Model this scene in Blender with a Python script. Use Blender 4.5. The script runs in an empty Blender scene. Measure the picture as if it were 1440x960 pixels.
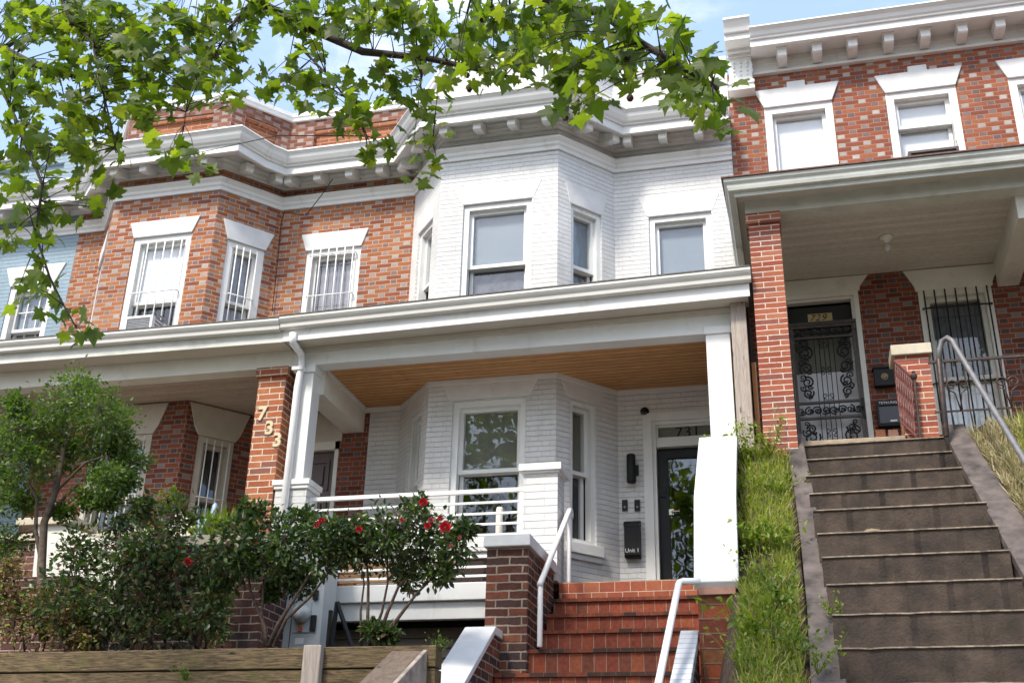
import bpy, bmesh, math, random
import numpy as np
from mathutils import Vector, Matrix
random.seed(7); RN=np.random.RandomState(11)
S=bpy.context.scene; COL=S.collection
# ------------------------------------------------------------------ camera solved from the street lines
yaw,pit,rol=math.radians(-14.55828985),math.radians(24.21945335),math.radians(1.47535055); FPX=1596.918
cf=Vector((math.sin(yaw)*math.cos(pit),math.cos(yaw)*math.cos(pit),math.sin(pit)))
r0=Vector((math.cos(yaw),-math.sin(yaw),0)); u0=r0.cross(cf)
cr=r0*math.cos(rol)+u0*math.sin(rol); cu=-r0*math.sin(rol)+u0*math.cos(rol)
def ray(x,y): return cf+cr*((x-720)/FPX)-cu*((y-480)/FPX)
def at(x,y,X=None,Y=None,Z=None):
    d=ray(x,y)
    t=X/d.x if X is not None else (Y/d.y if Y is not None else Z/d.z)
    return d*t
cam=bpy.data.cameras.new('camera'); co=bpy.data.objects.new('camera',cam); COL.objects.link(co)
M=Matrix(((cr.x,cu.x,-cf.x,0),(cr.y,cu.y,-cf.y,0),(cr.z,cu.z,-cf.z,0),(0,0,0,1)))
co.matrix_world=M; cam.sensor_width=36; cam.lens=FPX/1440*36; cam.clip_end=3000; cam.clip_start=.05
S.camera=co
# ------------------------------------------------------------------ node helpers
class E_:
    def __init__(s,nt,sock): s.nt=nt; s.s=sock
    def op(s,o,*a,clamp=False):
        n=s.nt.nodes.new('ShaderNodeMath'); n.operation=o; n.use_clamp=clamp
        for i,v in enumerate((s,)+a):
            if isinstance(v,E_): s.nt.links.new(v.s,n.inputs[i])
            else: n.inputs[i].default_value=v
        return E_(s.nt,n.outputs[0])
    def __add__(s,o): return s.op('ADD',o)
    def __sub__(s,o): return s.op('SUBTRACT',o)
    def __mul__(s,o): return s.op('MULTIPLY',o)
    def __truediv__(s,o): return s.op('DIVIDE',o)
    def floor(s): return s.op('FLOOR')
    def fract(s): return s.op('FRACT')
    def lt(s,o): return s.op('LESS_THAN',o)
    def min(s,o): return s.op('MINIMUM',o)
    def mod2(s): return (s*.5).fract()*2
    def step(s,a,b):
        n=s.nt.nodes.new('ShaderNodeMapRange'); n.interpolation_type='SMOOTHSTEP'
        s.nt.links.new(s.s,n.inputs[0]); n.inputs[1].default_value=a; n.inputs[2].default_value=b
        return E_(s.nt,n.outputs[0])
def mat(name):
    m=bpy.data.materials.new(name); m.use_nodes=True; nt=m.node_tree
    return m,nt,nt.nodes['Principled BSDF']
def lin(c): return (c[0],c[1],c[2],1)
def ramp(nt,fac,stops,const=False):
    n=nt.nodes.new('ShaderNodeValToRGB'); n.color_ramp.interpolation='CONSTANT' if const else 'LINEAR'
    e=n.color_ramp.elements
    while len(e)<len(stops): e.new(.5)
    for i,(p,c) in enumerate(stops): e[i].position=p; e[i].color=lin(c)
    nt.links.new(fac,n.inputs[0]); return n.outputs[0]
def noise(nt,scale,detail=4,rough=.6,vec=None,stretch=None,dist=0):
    n=nt.nodes.new('ShaderNodeTexNoise'); n.inputs['Scale'].default_value=scale; n.inputs['Detail'].default_value=detail
    n.inputs['Roughness'].default_value=rough; n.inputs['Distortion'].default_value=dist
    if vec is None:
        tc=nt.nodes.new('ShaderNodeTexCoord'); vec=tc.outputs['Object']
    if stretch:
        mp=nt.nodes.new('ShaderNodeMapping'); mp.inputs['Scale'].default_value=stretch; nt.links.new(vec,mp.inputs[0]); vec=mp.outputs[0]
    nt.links.new(vec,n.inputs['Vector']); return n.outputs['Fac']
def mix(nt,f,a,b,mode='MIX'):
    n=nt.nodes.new('ShaderNodeMix'); n.data_type='RGBA'; n.blend_type=mode
    for v,i in ((f,0),(a,6),(b,7)):
        if isinstance(v,E_): v=v.s
        if isinstance(v,(int,float)): n.inputs[i].default_value=v
        elif isinstance(v,tuple): n.inputs[i].default_value=lin(v)
        else: nt.links.new(v,n.inputs[i])
    return n.outputs[2]
def bump(nt,h,strength,dist,p):
    b=nt.nodes.new('ShaderNodeBump'); b.inputs['Strength'].default_value=strength; b.inputs['Distance'].default_value=dist
    nt.links.new(h.s if isinstance(h,E_) else h,b.inputs['Height']); nt.links.new(b.outputs[0],p.inputs['Normal'])
def basic(name,c,rough=.6,var=.06,scale=6,metal=0,bmp=0,bs=40,spec=.5,dirt=None):
    m,nt,p=mat(name); p.inputs['Roughness'].default_value=rough; p.inputs['Metallic'].default_value=metal
    p.inputs['Specular IOR Level'].default_value=spec
    n=noise(nt,scale,6)
    c1=tuple(max(0,x*(1-var*1.6)) for x in c); c2=tuple(min(1,x*(1+var)) for x in c)
    col=ramp(nt,n,[(.3,c1),(.7,c2)])
    if dirt:
        d=noise(nt,dirt[1],8,.7,stretch=dirt[3] if len(dirt)>3 else None); f=E_(nt,d).step(dirt[2],dirt[2]+.22)
        col=mix(nt,f*.65,col,dirt[0])
    nt.links.new(col,p.inputs['Base Color'])
    if bmp: bump(nt,noise(nt,bs,5),bmp,.01,p)
    return m
def brick(name,cols,heads,mortar,L=.275,h=.0605,hf=.33,mw=.007,bond='flemish',bs=.5,rough=.85,mottle=.25,wob=.0025,vj=1.0):
    m,nt,p=mat(name); p.inputs['Specular IOR Level'].default_value=.22
    uv=nt.nodes.new('ShaderNodeUVMap'); sp=nt.nodes.new('ShaderNodeSeparateXYZ'); nt.links.new(uv.outputs[0],sp.inputs[0])
    w1=E_(nt,noise(nt,9,3))-.5; w2=E_(nt,noise(nt,33,2))-.5
    u=E_(nt,sp.outputs[0])+w2*wob*2; v=E_(nt,sp.outputs[1])+w1*wob*3+w2*wob
    r=v/h; row=r.floor(); fv=r.fract()
    uu=u/L+row.mod2()*(.5); colm=uu.floor(); fu=uu.fract()
    if bond=='flemish':
        isH=fu.lt(hf); a=isH*fu+(isH*-1+1)*(fu-hf); wd=isH*hf+(isH*-1+1)*(1-hf)
        d=a.min(wd-a)*L
    else:
        isH=None; d=fu.min(fu*-1+1)*L
    dv=fv.min(fv*-1+1)*h
    mh=(dv+w2*(mw*.5)).step(mw*.35,mw*.75); mv=(d+w2*(mw*.5)).step(mw*.35,mw*.75); mk=mh.min(mv*vj+(1-vj)) if vj<1 else mh.min(mv)
    cb=nt.nodes.new('ShaderNodeCombineXYZ'); nt.links.new(colm.s,cb.inputs[0]); nt.links.new(row.s,cb.inputs[1])
    if isH: nt.links.new(isH.s,cb.inputs[2])
    wn=nt.nodes.new('ShaderNodeTexWhiteNoise'); nt.links.new(cb.outputs[0],wn.inputs['Vector']); rv=wn.outputs['Value']
    k=len(cols); col=ramp(nt,rv,[(i/k,c) for i,c in enumerate(cols)],True)
    if isH and heads:
        k=len(heads); hc=ramp(nt,rv,[(i/k,c) for i,c in enumerate(heads)],True); col=mix(nt,isH,col,hc)
    nn=noise(nt,26,6,.75); col=mix(nt,mottle,col,ramp(nt,nn,[(.35,(.12,.12,.12)),(.7,(1,1,1))]),'MULTIPLY')
    big=noise(nt,1.1,6,.65); col=mix(nt,.35,col,ramp(nt,big,[(.36,(.42,.40,.38)),(.62,(1,1,1))]),'MULTIPLY')
    mo=mix(nt,E_(nt,noise(nt,5,5)).step(.45,.65)*.5,mortar,tuple(x*.6 for x in mortar))
    col=mix(nt,mk,mo,col)
    nt.links.new(col,p.inputs['Base Color']); p.inputs['Roughness'].default_value=rough
    hh=mk*1.0+E_(nt,nn)*.25+(E_(nt,rv)-.5)*.25
    bump(nt,hh,bs,.012,p); return m
def wood(name,c1,c2,plank=None,axis=0,knots=True,rough=.7,grain=(1,12,12),moss=None,gap=(.1,.06,.03)):
    m,nt,p=mat(name); tc=nt.nodes.new('ShaderNodeTexCoord'); v=tc.outputs['Object']
    g=noise(nt,5,8,.65,stretch=grain,dist=.6); col=ramp(nt,g,[(.38,c1),(.62,c2)])
    g2=noise(nt,18,5,.6,stretch=grain); col=mix(nt,.35,col,ramp(nt,g2,[(.3,(.35,.3,.25)),(.65,(1,1,1))]),'MULTIPLY')
    if knots:
        vo=nt.nodes.new('ShaderNodeTexVoronoi'); vo.inputs['Scale'].default_value=2.2
        mp=nt.nodes.new('ShaderNodeMapping'); mp.inputs['Scale'].default_value=tuple(min(4,x**.5) for x in grain); nt.links.new(v,mp.inputs[0]); nt.links.new(mp.outputs[0],vo.inputs['Vector'])
        kf=E_(nt,vo.outputs['Distance']).step(.03,.11); col=mix(nt,kf,tuple(x*.35 for x in c1),col)
    hgt=E_(nt,g2)*.2
    if plank:
        sp=nt.nodes.new('ShaderNodeSeparateXYZ'); nt.links.new(v,sp.inputs[0]); q=E_(nt,sp.outputs[axis])/plank
        f=q.fract(); e=f.min(f*-1+1).step(.03,.10)
        wn=nt.nodes.new('ShaderNodeTexWhiteNoise'); wn.noise_dimensions='1D'; nt.links.new(q.floor().s,wn.inputs['W'])
        col=mix(nt,.4,col,ramp(nt,wn.outputs['Value'],[(0,(.55,.5,.45)),(1,(1,1,1))]),'MULTIPLY')
        col=mix(nt,e,gap,col); hgt=e*1.0+hgt
    if moss:
        f=E_(nt,noise(nt,3,7,.7)).step(.5,.7); col=mix(nt,f*.7,col,moss)
        f=E_(nt,noise(nt,1.7,7,.7)).step(.55,.75); col=mix(nt,f*.6,col,(.035,.028,.018))
    nt.links.new(col,p.inputs['Base Color']); p.inputs['Roughness'].default_value=rough; bump(nt,hgt,.5,.01,p); return m
def leafmat(name,cols,trans=.45,rough=.45,tint=(1.2,1.5,.4)):
    m,nt,p=mat(name); g=nt.nodes.new('ShaderNodeNewGeometry')
    k=len(cols); col=ramp(nt,g.outputs['Random Per Island'],[(i/max(1,k-1),c) for i,c in enumerate(cols)])
    nt.links.new(col,p.inputs['Base Color']); p.inputs['Roughness'].default_value=rough
    t=nt.nodes.new('ShaderNodeBsdfTranslucent'); tc=mix(nt,1.0,col,tint,'MULTIPLY'); nt.links.new(tc,t.inputs[0])
    ms=nt.nodes.new('ShaderNodeMixShader'); ms.inputs[0].default_value=trans
    nt.links.new(p.outputs[0],ms.inputs[1]); nt.links.new(t.outputs[0],ms.inputs[2])
    nt.links.new(ms.outputs[0],nt.nodes['Material Output'].inputs[0]); return m
def glass(name,tint=.85,refl=1.6):
    m,nt,p=mat(name); nt.nodes.remove(p)
    t=nt.nodes.new('ShaderNodeBsdfTransparent'); t.inputs[0].default_value=(tint,tint*1.01,tint*1.02,1)
    g=nt.nodes.new('ShaderNodeBsdfGlossy'); g.inputs['Roughness'].default_value=.015; g.inputs[0].default_value=(.95,.97,1,1)
    ge=nt.nodes.new('ShaderNodeNewGeometry'); dp=nt.nodes.new('ShaderNodeVectorMath'); dp.operation='DOT_PRODUCT'
    nt.links.new(ge.outputs['Normal'],dp.inputs[0]); nt.links.new(ge.outputs['Incoming'],dp.inputs[1])
    fq=(E_(nt,dp.outputs['Value']).op('ABSOLUTE')*-1+1).op('POWER',5.0)*.85+.038
    b=nt.nodes.new('ShaderNodeBump'); b.inputs['Strength'].default_value=.03; b.inputs['Distance'].default_value=.05
    nt.links.new(noise(nt,2.5,2),b.inputs['Height']); nt.links.new(b.outputs[0],g.inputs['Normal'])
    f=fq.op('MULTIPLY',refl,clamp=True)
    ms=nt.nodes.new('ShaderNodeMixShader'); nt.links.new(f.s,ms.inputs[0]); nt.links.new(t.outputs[0],ms.inputs[1]); nt.links.new(g.outputs[0],ms.inputs[2])
    nt.links.new(ms.outputs[0],nt.nodes['Material Output'].inputs[0]); return m
def emis(name,c,s):
    m,nt,p=mat(name); p.inputs['Emission Color'].default_value=lin(c); p.inputs['Emission Strength'].default_value=s; p.inputs['Base Color'].default_value=lin(c); return m
OR=[(.38,.135,.058),(.43,.17,.075),(.34,.11,.05),(.46,.195,.09),(.40,.145,.062),(.31,.10,.052),(.26,.085,.05),(.42,.185,.095)]
HD=[(.34,.26,.24),(.27,.18,.165),(.42,.34,.31),(.31,.21,.19),(.38,.29,.27),(.24,.155,.15),(.46,.39,.35)]
MT={}
MT['brick733']=brick('orange_brick_with_grey_headers',OR,HD,(.52,.40,.31),L=.29,hf=.29)
MT['brick729']=brick('red_brick_with_pale_headers',[(.34,.10,.055),(.39,.135,.07),(.29,.085,.05),(.36,.12,.062),(.26,.08,.05)],[(.30,.22,.20),(.22,.14,.13),(.42,.36,.33),(.26,.16,.15),(.17,.12,.13),(.50,.45,.41)],(.33,.24,.18),L=.29,hf=.29)
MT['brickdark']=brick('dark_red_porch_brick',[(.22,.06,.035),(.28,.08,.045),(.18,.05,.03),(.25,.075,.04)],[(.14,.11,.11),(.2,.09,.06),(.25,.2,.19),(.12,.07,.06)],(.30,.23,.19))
MT['pil733']=brick('orange_pillar_brick',[(.42,.135,.06),(.48,.18,.085),(.37,.11,.052),(.45,.155,.07),(.27,.11,.08)],None,(.62,.53,.42),L=.252,h=.0715,bond='running',mw=.011)
MT['pil729']=brick('red_pillar_brick',[(.40,.12,.065),(.46,.17,.095),(.35,.095,.055),(.43,.14,.075),(.29,.10,.075)],None,(.62,.52,.44),L=.235,h=.0588,bond='running',mw=.009)
MT['brown']=brick('old_brown_brick',[(.16,.065,.045),(.11,.06,.05),(.26,.085,.05),(.14,.055,.04),(.08,.055,.055),(.30,.11,.06)],None,(.36,.28,.22),L=.235,h=.0745,bond='running',mw=.014,wob=.006,bs=.9,mottle=.5)
MT['brownwall']=brick('purple_brown_garden_wall_brick',[(.13,.06,.05),(.09,.055,.055),(.18,.075,.055),(.12,.05,.045)],None,(.33,.26,.21),L=.22,h=.075,bond='running',mw=.012,wob=.005,bs=.8,mottle=.4)
MT['bigbrick']=brick('worn_orange_block',[(.40,.11,.05),(.30,.13,.06),(.24,.07,.045),(.34,.10,.05)],None,(.22,.15,.10),L=.5,h=.112,bond='running',mw=.012,wob=.006,bs=.9,mottle=.5)
MT['tile']=brick('terracotta_stair_brick',[(.40,.095,.045),(.46,.13,.06),(.34,.08,.045),(.28,.085,.05),(.42,.11,.06)],None,(.36,.26,.19),L=.105,h=.4,bond='running',mw=.006,wob=.002,bs=.6,mottle=.55,rough=.6)
MT['tile2']=brick('terracotta_landing_tile',[(.42,.11,.055),(.45,.14,.07),(.38,.10,.05)],None,(.55,.42,.32),L=.15,h=.1,bond='running',mw=.006,wob=.0015,bs=.5,mottle=.3,rough=.55)
MT['nose']=brick('dark_stair_nosing_brick',[(.30,.07,.04),(.10,.055,.04),(.34,.09,.045),(.08,.05,.04),(.26,.07,.04)],None,(.15,.1,.07),L=.12,h=.4,bond='running',mw=.008,wob=.002,bs=.8,mottle=.6,rough=.6)
def whitebrick(name,c,lc,L=.275,h=.0605,bond='flemish',bs=.8,wob=.0035):
    return brick(name,[c,tuple(x*.97 for x in c),tuple(x*.99 for x in c)],[c],lc,L=L,h=h,mw=.006,bs=bs,rough=.6,mottle=.06,bond=bond,wob=wob,vj=.3)
MT['wbrick']=whitebrick('white_painted_brick',(.74,.74,.73),(.55,.545,.53))
MT['wpier']=whitebrick('white_painted_pier_brick',(.74,.74,.73),(.50,.50,.48),L=.40,h=.075,bond='running',bs=.9)
MT['bbrick']=whitebrick('blue_painted_brick',(.30,.40,.47),(.22,.30,.36))
MT['white']=basic('white_trim_paint',(.74,.74,.72),.5,.04,3,dirt=((.46,.43,.38),2.6,.55,(1.5,1.5,.5)),bmp=.05)
MT['cream']=basic('cream_trim_paint',(.72,.70,.63),.55,.06,3,dirt=((.35,.34,.26),2.5,.55),bmp=.08)
MT['creamshade']=basic('shaded_cream_paint',(.50,.45,.38),.6,.07,4,dirt=((.3,.26,.2),3,.58),bmp=.1)  # cream trim with the porch shade darkened into its colour
MT['old']=basic('weathered_green_grey_trim_paint',(.60,.61,.56),.6,.08,4,dirt=((.22,.23,.19),3,.52,(.4,1,1)),bmp=.1)
MT['stone']=basic('white_painted_stone',(.68,.68,.67),.55,.06,5,bmp=.3,bs=25,dirt=((.42,.40,.36),4,.60,(1.2,1.2,.5)))
MT['gutter']=basic('weathered_white_gutter_metal',(.66,.65,.61),.4,.05,2,dirt=((.40,.37,.30),1.5,.55,(.6,2,6)))
MT['soffit']=basic('beige_soffit_paint',(.56,.52,.45),.6,.05,3)
MT['porch733']=wood('dusty_pink_beadboard',(.50,.41,.34),(.58,.49,.41),plank=.075,axis=1,knots=False,grain=(1,3,3),gap=(.38,.30,.25))
MT['porch729']=wood('grey_beadboard',(.70,.67,.61),(.74,.71,.65),plank=.07,axis=1,knots=False,grain=(1,3,3),gap=(.60,.57,.52))
MT['cedar']=wood('cedar_plank_ceiling',(.58,.27,.085),(.76,.42,.17),plank=.088,axis=1,grain=(.9,7,9),rough=.5,gap=(.12,.045,.012))
MT['post']=wood('weathered_grey_timber',(.30,.25,.21),(.46,.40,.35),grain=(14,14,.8))
MT['stud']=wood('raw_orange_stud',(.42,.22,.09),(.52,.30,.14),grain=(14,14,.8),knots=False)
MT['timber']=wood('mossy_landscape_timber',(.045,.03,.015),(.21,.15,.075),grain=(1.5,16,16),moss=(.07,.075,.012),rough=.9)
MT['string']=wood('brown_stringer_timber',(.13,.09,.065),(.20,.15,.11),grain=(6,1,6),rough=.85)
MT['doorwood']=wood('dark_red_varnished_wood',(.055,.018,.01),(.09,.03,.015),grain=(9,9,.8),knots=False,rough=.35)
MT['brownstone']=basic('brown_concrete',(.052,.036,.026),.85,.4,5,bmp=.8,bs=50,dirt=((.11,.08,.055),2.6,.60))
MT['brownstone2']=basic('purple_brown_coping_stone',(.10,.080,.072),.7,.5,6,bmp=.35,bs=50,dirt=((.08,.06,.05),3,.55))
MT['dust']=basic('pale_dusty_soil',(.25,.19,.12),.95,.4,25,bmp=.6,bs=60)
MT['edge']=basic('worn_lit_step_edge',(.27,.215,.165),.8,.4,14,bmp=.4,dirt=((.09,.068,.052),6,.50))  # pale tone paints in the lit nosing line along with the wear
MT['slab']=basic('buff_concrete',(.34,.27,.19),.8,.2,8,bmp=.3)
MT['limestone']=basic('buff_limestone',(.52,.46,.35),.7,.1,6,bmp=.15)
MT['black']=basic('black_metal_paint',(.014,.014,.015),.5,.1,8,spec=.25)
MT['blackd']=basic('black_door_paint',(.01,.01,.011),.4,.1,8,spec=.25)
MT['iron']=basic('rusted_black_iron',(.05,.035,.03),.5,.3,20,metal=.3,dirt=((.20,.06,.03),9,.5))
MT['rediron']=basic('rust_red_iron',(.16,.045,.035),.5,.3,20,dirt=((.45,.40,.38),14,.62))
MT['steel']=basic('dull_steel_pipe',(.20,.195,.20),.5,.15,10,metal=.4,dirt=((.10,.05,.03),8,.6))
MT['wmetal']=basic('white_enamel_metal',(.82,.81,.80),.3,.03,6)
MT['chrome']=basic('brushed_nickel',(.6,.57,.5),.25,.05,8,metal=1)
MT['grey']=basic('light_grey_metal_cabinet',(.47,.51,.52),.45,.04,4)
MT['acgrill']=basic('grey_grille',(.22,.23,.25),.5,.1,8); MT['acbrown']=basic('dark_brown_grille',(.06,.045,.038),.6,.2,10)
MT['blind']=basic('grey_blue_roller_blind',(.22,.26,.29),.8,.05,3); MT['blindw']=basic('white_roller_blind',(.86,.87,.85),.8,.03,3)
MT['blindg']=basic('olive_roller_blind',(.17,.17,.13),.8,.05,3); MT['screen']=basic('grey_insect_screen',(.10,.11,.125),.7,.3,9)
MT['curtain']=wood('grey_pleated_curtain',(.25,.25,.27),(.36,.36,.38),plank=.09,axis=0,knots=False,grain=(3,3,.5),gap=(.1,.1,.11))
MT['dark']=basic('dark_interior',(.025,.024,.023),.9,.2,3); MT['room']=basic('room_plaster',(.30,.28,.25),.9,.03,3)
MT['wicker']=basic('dark_brown_wicker',(.07,.04,.032),.7,.5,60,bmp=1,bs=90)
MT['box']=basic('tan_wood_crate',(.40,.22,.10),.7,.15,12)
MT['gold']=basic('cream_gold_numeral',(.62,.52,.33),.4,.1,20); MT['goldd']=basic('dull_gold_leaf',(.45,.33,.14),.4,.15,30)
MT['bark']=basic('dark_twig_bark',(.055,.04,.032),.85,.4,30,bmp=.6,bs=60); MT['rosebark']=basic('brown_rose_cane_bark',(.085,.055,.04),.85,.4,40,bmp=.6,bs=60)
MT['bark2']=basic('mottled_tan_bark',(.13,.095,.07),.85,.4,14,bmp=.5,bs=40)
MT['seed']=basic('brown_seed_ball_bristle',(.07,.03,.022),.95,.5,80,bmp=1,bs=120)
MT['rose']=basic('red_rose_petal',(.62,.012,.03),.5,.2,30); MT['rosep']=basic('pink_rose_petal',(.60,.12,.14),.5,.2,30)
MT['bluepot']=basic('pale_blue_plastic',(.28,.40,.52),.4,.06,5); MT['plastic']=basic('off_white_plastic',(.72,.68,.62),.45,.03,5)
MT['orange']=basic('orange_tag',(.6,.16,.06),.5,.1,9); MT['paper']=basic('white_sticker',(.8,.8,.8),.5,.02,5)
MT['slate']=basic('grey_roof_shingle',(.12,.11,.10),.85,.3,25,bmp=.5); MT['rustroof']=basic('red_brown_roof_edge',(.16,.08,.06),.85,.3,25)
MT['soil']=basic('garden_soil',(.075,.05,.033),.95,.5,22,bmp=1,bs=30,dirt=((.16,.12,.08),14,.55))
MT['asphalt']=basic('asphalt_road',(.05,.05,.05),.85,.2,30,bmp=.3); MT['walk']=basic('concrete_pavement',(.35,.33,.30),.8,.1,10,bmp=.2)
MT['turf']=basic('mown_grass_ground',(.06,.09,.025),.95,.4,20,bmp=1,bs=30)
MT['glass']=glass('window_glass',.96,1.2); MT['glassd']=glass('dark_door_glass',.6,2.2)
MT['lamp']=emis('warm_lamp_lens',(1,.72,.38),3.0); MT['lampw']=emis('white_lamp_lens',(1,.95,.85),3.0)
MT['bulb']=basic('clear_bulb_glass',(.5,.5,.48),.1,.02,5)
MT['syc']=leafmat('sycamore_leaf',[(.075,.118,.015),(.10,.16,.02),(.055,.095,.013),(.145,.20,.027),(.085,.132,.017),(.22,.265,.038)],.58,.5,(1.9,1.95,.5))
MT['roseleaf']=leafmat('dark_glossy_rose_leaf',[(.025,.05,.018),(.05,.09,.026),(.018,.038,.014),(.10,.15,.04),(.045,.08,.025),(.16,.18,.05)],.32,.38,(1.3,1.7,.5))
MT['roseleaf2']=leafmat('bronze_new_rose_leaf',[(.05,.06,.02),(.12,.06,.03),(.04,.055,.02),(.10,.09,.03),(.15,.07,.035)],.3,.4,(1.3,1.3,.5))
MT['boxleaf']=leafmat('bright_green_small_leaf',[(.075,.13,.025),(.12,.19,.035),(.04,.075,.018),(.19,.26,.05)],.42,.42,(1.4,1.7,.5))
MT['limeleaf']=leafmat('yellow_green_leaf',[(.15,.24,.02),(.24,.32,.03),(.10,.19,.02),(.30,.34,.04)],.4,.45,(1.3,1.4,.5))
MT['weed']=leafmat('weed_leaf',[(.15,.22,.02),(.22,.29,.03),(.10,.16,.02),(.30,.34,.04)],.4,.5,(1.3,1.5,.5))
MT['grassb']=leafmat('green_grass_blade',[(.20,.26,.03),(.33,.38,.05),(.42,.44,.10),(.50,.45,.20),(.15,.21,.03)],.45,.5,(1.3,1.5,.5))
MT['straw']=leafmat('dry_grass_blade',[(.52,.44,.26),(.60,.53,.34),(.40,.32,.17),(.30,.33,.11)],.3,.7,(1.1,1.1,.8))
MT['dead']=leafmat('dry_brown_leaf',[(.18,.10,.05),(.28,.17,.08),(.12,.06,.03),(.22,.20,.06)],.2,.7,(1.1,1,.7))
# ------------------------------------------------------------------ object helpers
ORG={}
def props(o,label=None,cat=None,group=None,kind=None):
    if label:o['label']=label
    if cat:o['category']=cat
    if group:o['group']=group
    if kind:o['kind']=kind
def thing(name,loc,label,cat,group=None):
    o=bpy.data.objects.new(name,None); o.empty_display_size=.2; COL.objects.link(o); o.location=loc; ORG[o.name]=Vector(loc)
    props(o,label,cat,group); return o
def fin(name,verts,faces,m,parent=None,smooth=False,label=None,uv=True):
    if parent is not None: org=ORG[parent.name]
    else:
        a=np.array(verts); org=Vector((float(a[:,0].mean()),float(a[:,1].mean()),float(a[:,2].min())))
    me=bpy.data.meshes.new(name); me.from_pydata([(v[0]-org[0],v[1]-org[1],v[2]-org[2]) for v in verts],[],faces); me.update()
    if uv and len(faces)<6000:
        l=me.uv_layers.new(name='UVMap'); 
        for poly in me.polygons:
            n=poly.normal
            if abs(n.z)>.75: T=None
            else: T=Vector((-n.y,n.x,0)).normalized()
            for li in poly.loop_indices:
                p=me.vertices[me.loops[li].vertex_index].co+org
                l.data[li].uv=(p.x,p.y) if T is None else (p.dot(T),p.z)
    if m is not None: me.materials.append(MT[m] if isinstance(m,str) else m)
    if smooth: me.polygons.foreach_set('use_smooth',[True]*len(me.polygons))
    o=bpy.data.objects.new(name,me); COL.objects.link(o)
    if parent is not None: o.parent=parent
    if parent is None: o.location=org
    ORG[o.name]=org
    if label:o['label']=label
    if name in BEV:
        md=o.modifiers.new('Bevel','BEVEL'); md.width=.007; md.segments=2; md.limit_method='ANGLE'; md.angle_limit=math.radians(40)
    return o
BEV={'coping','pier_cap','cap','porch_column','capital','column_cap','porch_skirt','lintel','landing_slab','timber','post','beam','sill','wall_coping','side_board','shaft','temporary_post'}
class G:
    """collects world-space faces for one mesh"""
    def __init__(s): s.v=[]; s.f=[]
    def quad(s,*p): b=len(s.v); s.v+=[tuple(x) for x in p]; s.f.append(tuple(range(b,b+len(p))))
    def hexa(s,c):  # 8 corners: 0-3 bottom ccw, 4-7 top
        b=len(s.v); s.v+=[tuple(x) for x in c]
        for q in ((0,3,2,1),(4,5,6,7),(0,1,5,4),(1,2,6,5),(2,3,7,6),(3,0,4,7)): s.f.append(tuple(b+i for i in q))
    def box(s,x0,x1,y0,y1,z0,z1):
        s.hexa([(x0,y0,z0),(x1,y0,z0),(x1,y1,z0),(x0,y1,z0),(x0,y0,z1),(x1,y0,z1),(x1,y1,z1),(x0,y1,z1)])
    def prism(s,poly,d):  # poly 3d list, extrude vector d
        b=len(s.v); n=len(poly); d=Vector(d)
        s.v+=[tuple(p) for p in poly]+[tuple(Vector(p)+d) for p in poly]
        s.f.append(tuple(range(b,b+n))); s.f.append(tuple(b+n+i for i in reversed(range(n))))
        for i in range(n): j=(i+1)%n; s.f.append((b+i,b+n+i,b+n+j,b+j))
    def tube(s,pts,r,n=8,cap=True):
        pts=[Vector(p) for p in pts]; m=len(pts); rr=r if isinstance(r,(list,tuple)) else [r]*m
        b=len(s.v); up=Vector((0,0,1)); prev=None
        for i,p in enumerate(pts):
            d=(pts[min(i+1,m-1)]-pts[max(i-1,0)]).normalized()
            if prev is None:
                a=d.cross(up) if abs(d.z)<.9 else d.cross(Vector((0,1,0)))
                a.normalize()
            else:
                a=prev-d*prev.dot(d); a=a.normalized() if a.length>1e-6 else d.orthogonal().normalized()
            prev=a; c=d.cross(a)
            for k in range(n):
                t=2*math.pi*k/n; s.v.append(tuple(p+(a*math.cos(t)+c*math.sin(t))*rr[i]))
        for i in range(m-1):
            for k in range(n): k2=(k+1)%n; s.f.append((b+i*n+k,b+i*n+k2,b+(i+1)*n+k2,b+(i+1)*n+k))
        if cap: s.f.append(tuple(b+k for k in reversed(range(n)))); s.f.append(tuple(b+(m-1)*n+k for k in range(n)))
    def lathe(s,c,prof,n=20,axis=Vector((0,0,1))):
        c=Vector(c); ax=axis.normalized(); a=ax.orthogonal().normalized(); d=ax.cross(a); b=len(s.v)
        for r,h in prof:
            for k in range(n): t=2*math.pi*k/n; s.v.append(tuple(c+ax*h+(a*math.cos(t)+d*math.sin(t))*r))
        for i in range(len(prof)-1):
            for k in range(n): k2=(k+1)%n; s.f.append((b+i*n+k,b+i*n+k2,b+(i+1)*n+k2,b+(i+1)*n+k))
        s.f.append(tuple(b+k for k in reversed(range(n)))); s.f.append(tuple(b+(len(prof)-1)*n+k for k in range(n)))
    def sweep(s,path,prof,i0=0,i1=None,caps=True,closed_prof=True):
        """path: plan points left to right (facade faces -y); prof: (out,z) list"""
        n=len(path); i1=n-1 if i1 is None else i1; rings=[]
        nr=[]
        for i in range(n-1):
            d=(Vector(path[i+1])-Vector(path[i])).normalized(); nr.append(Vector((d.y,-d.x)))
        for i in range(i0,i1+1):
            a=nr[max(i-1,0)]; b=nr[min(i,n-2)]; m=(a+b); m=m/(1+a.dot(b))
            rings.append([(path[i][0]+m.x*o,path[i][1]+m.y*o,z) for o,z in prof])
        b=len(s.v); k=len(prof)
        for r in rings: s.v+=r
        for i in range(len(rings)-1):
            for j in range(k if closed_prof else k-1):
                j2=(j+1)%k; s.f.append((b+i*k+j,b+i*k+j2,b+(i+1)*k+j2,b+(i+1)*k+j))
        if caps: s.f.append(tuple(b+j for j in reversed(range(k)))); s.f.append(tuple(b+(len(rings)-1)*k+j for j in range(k)))
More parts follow.
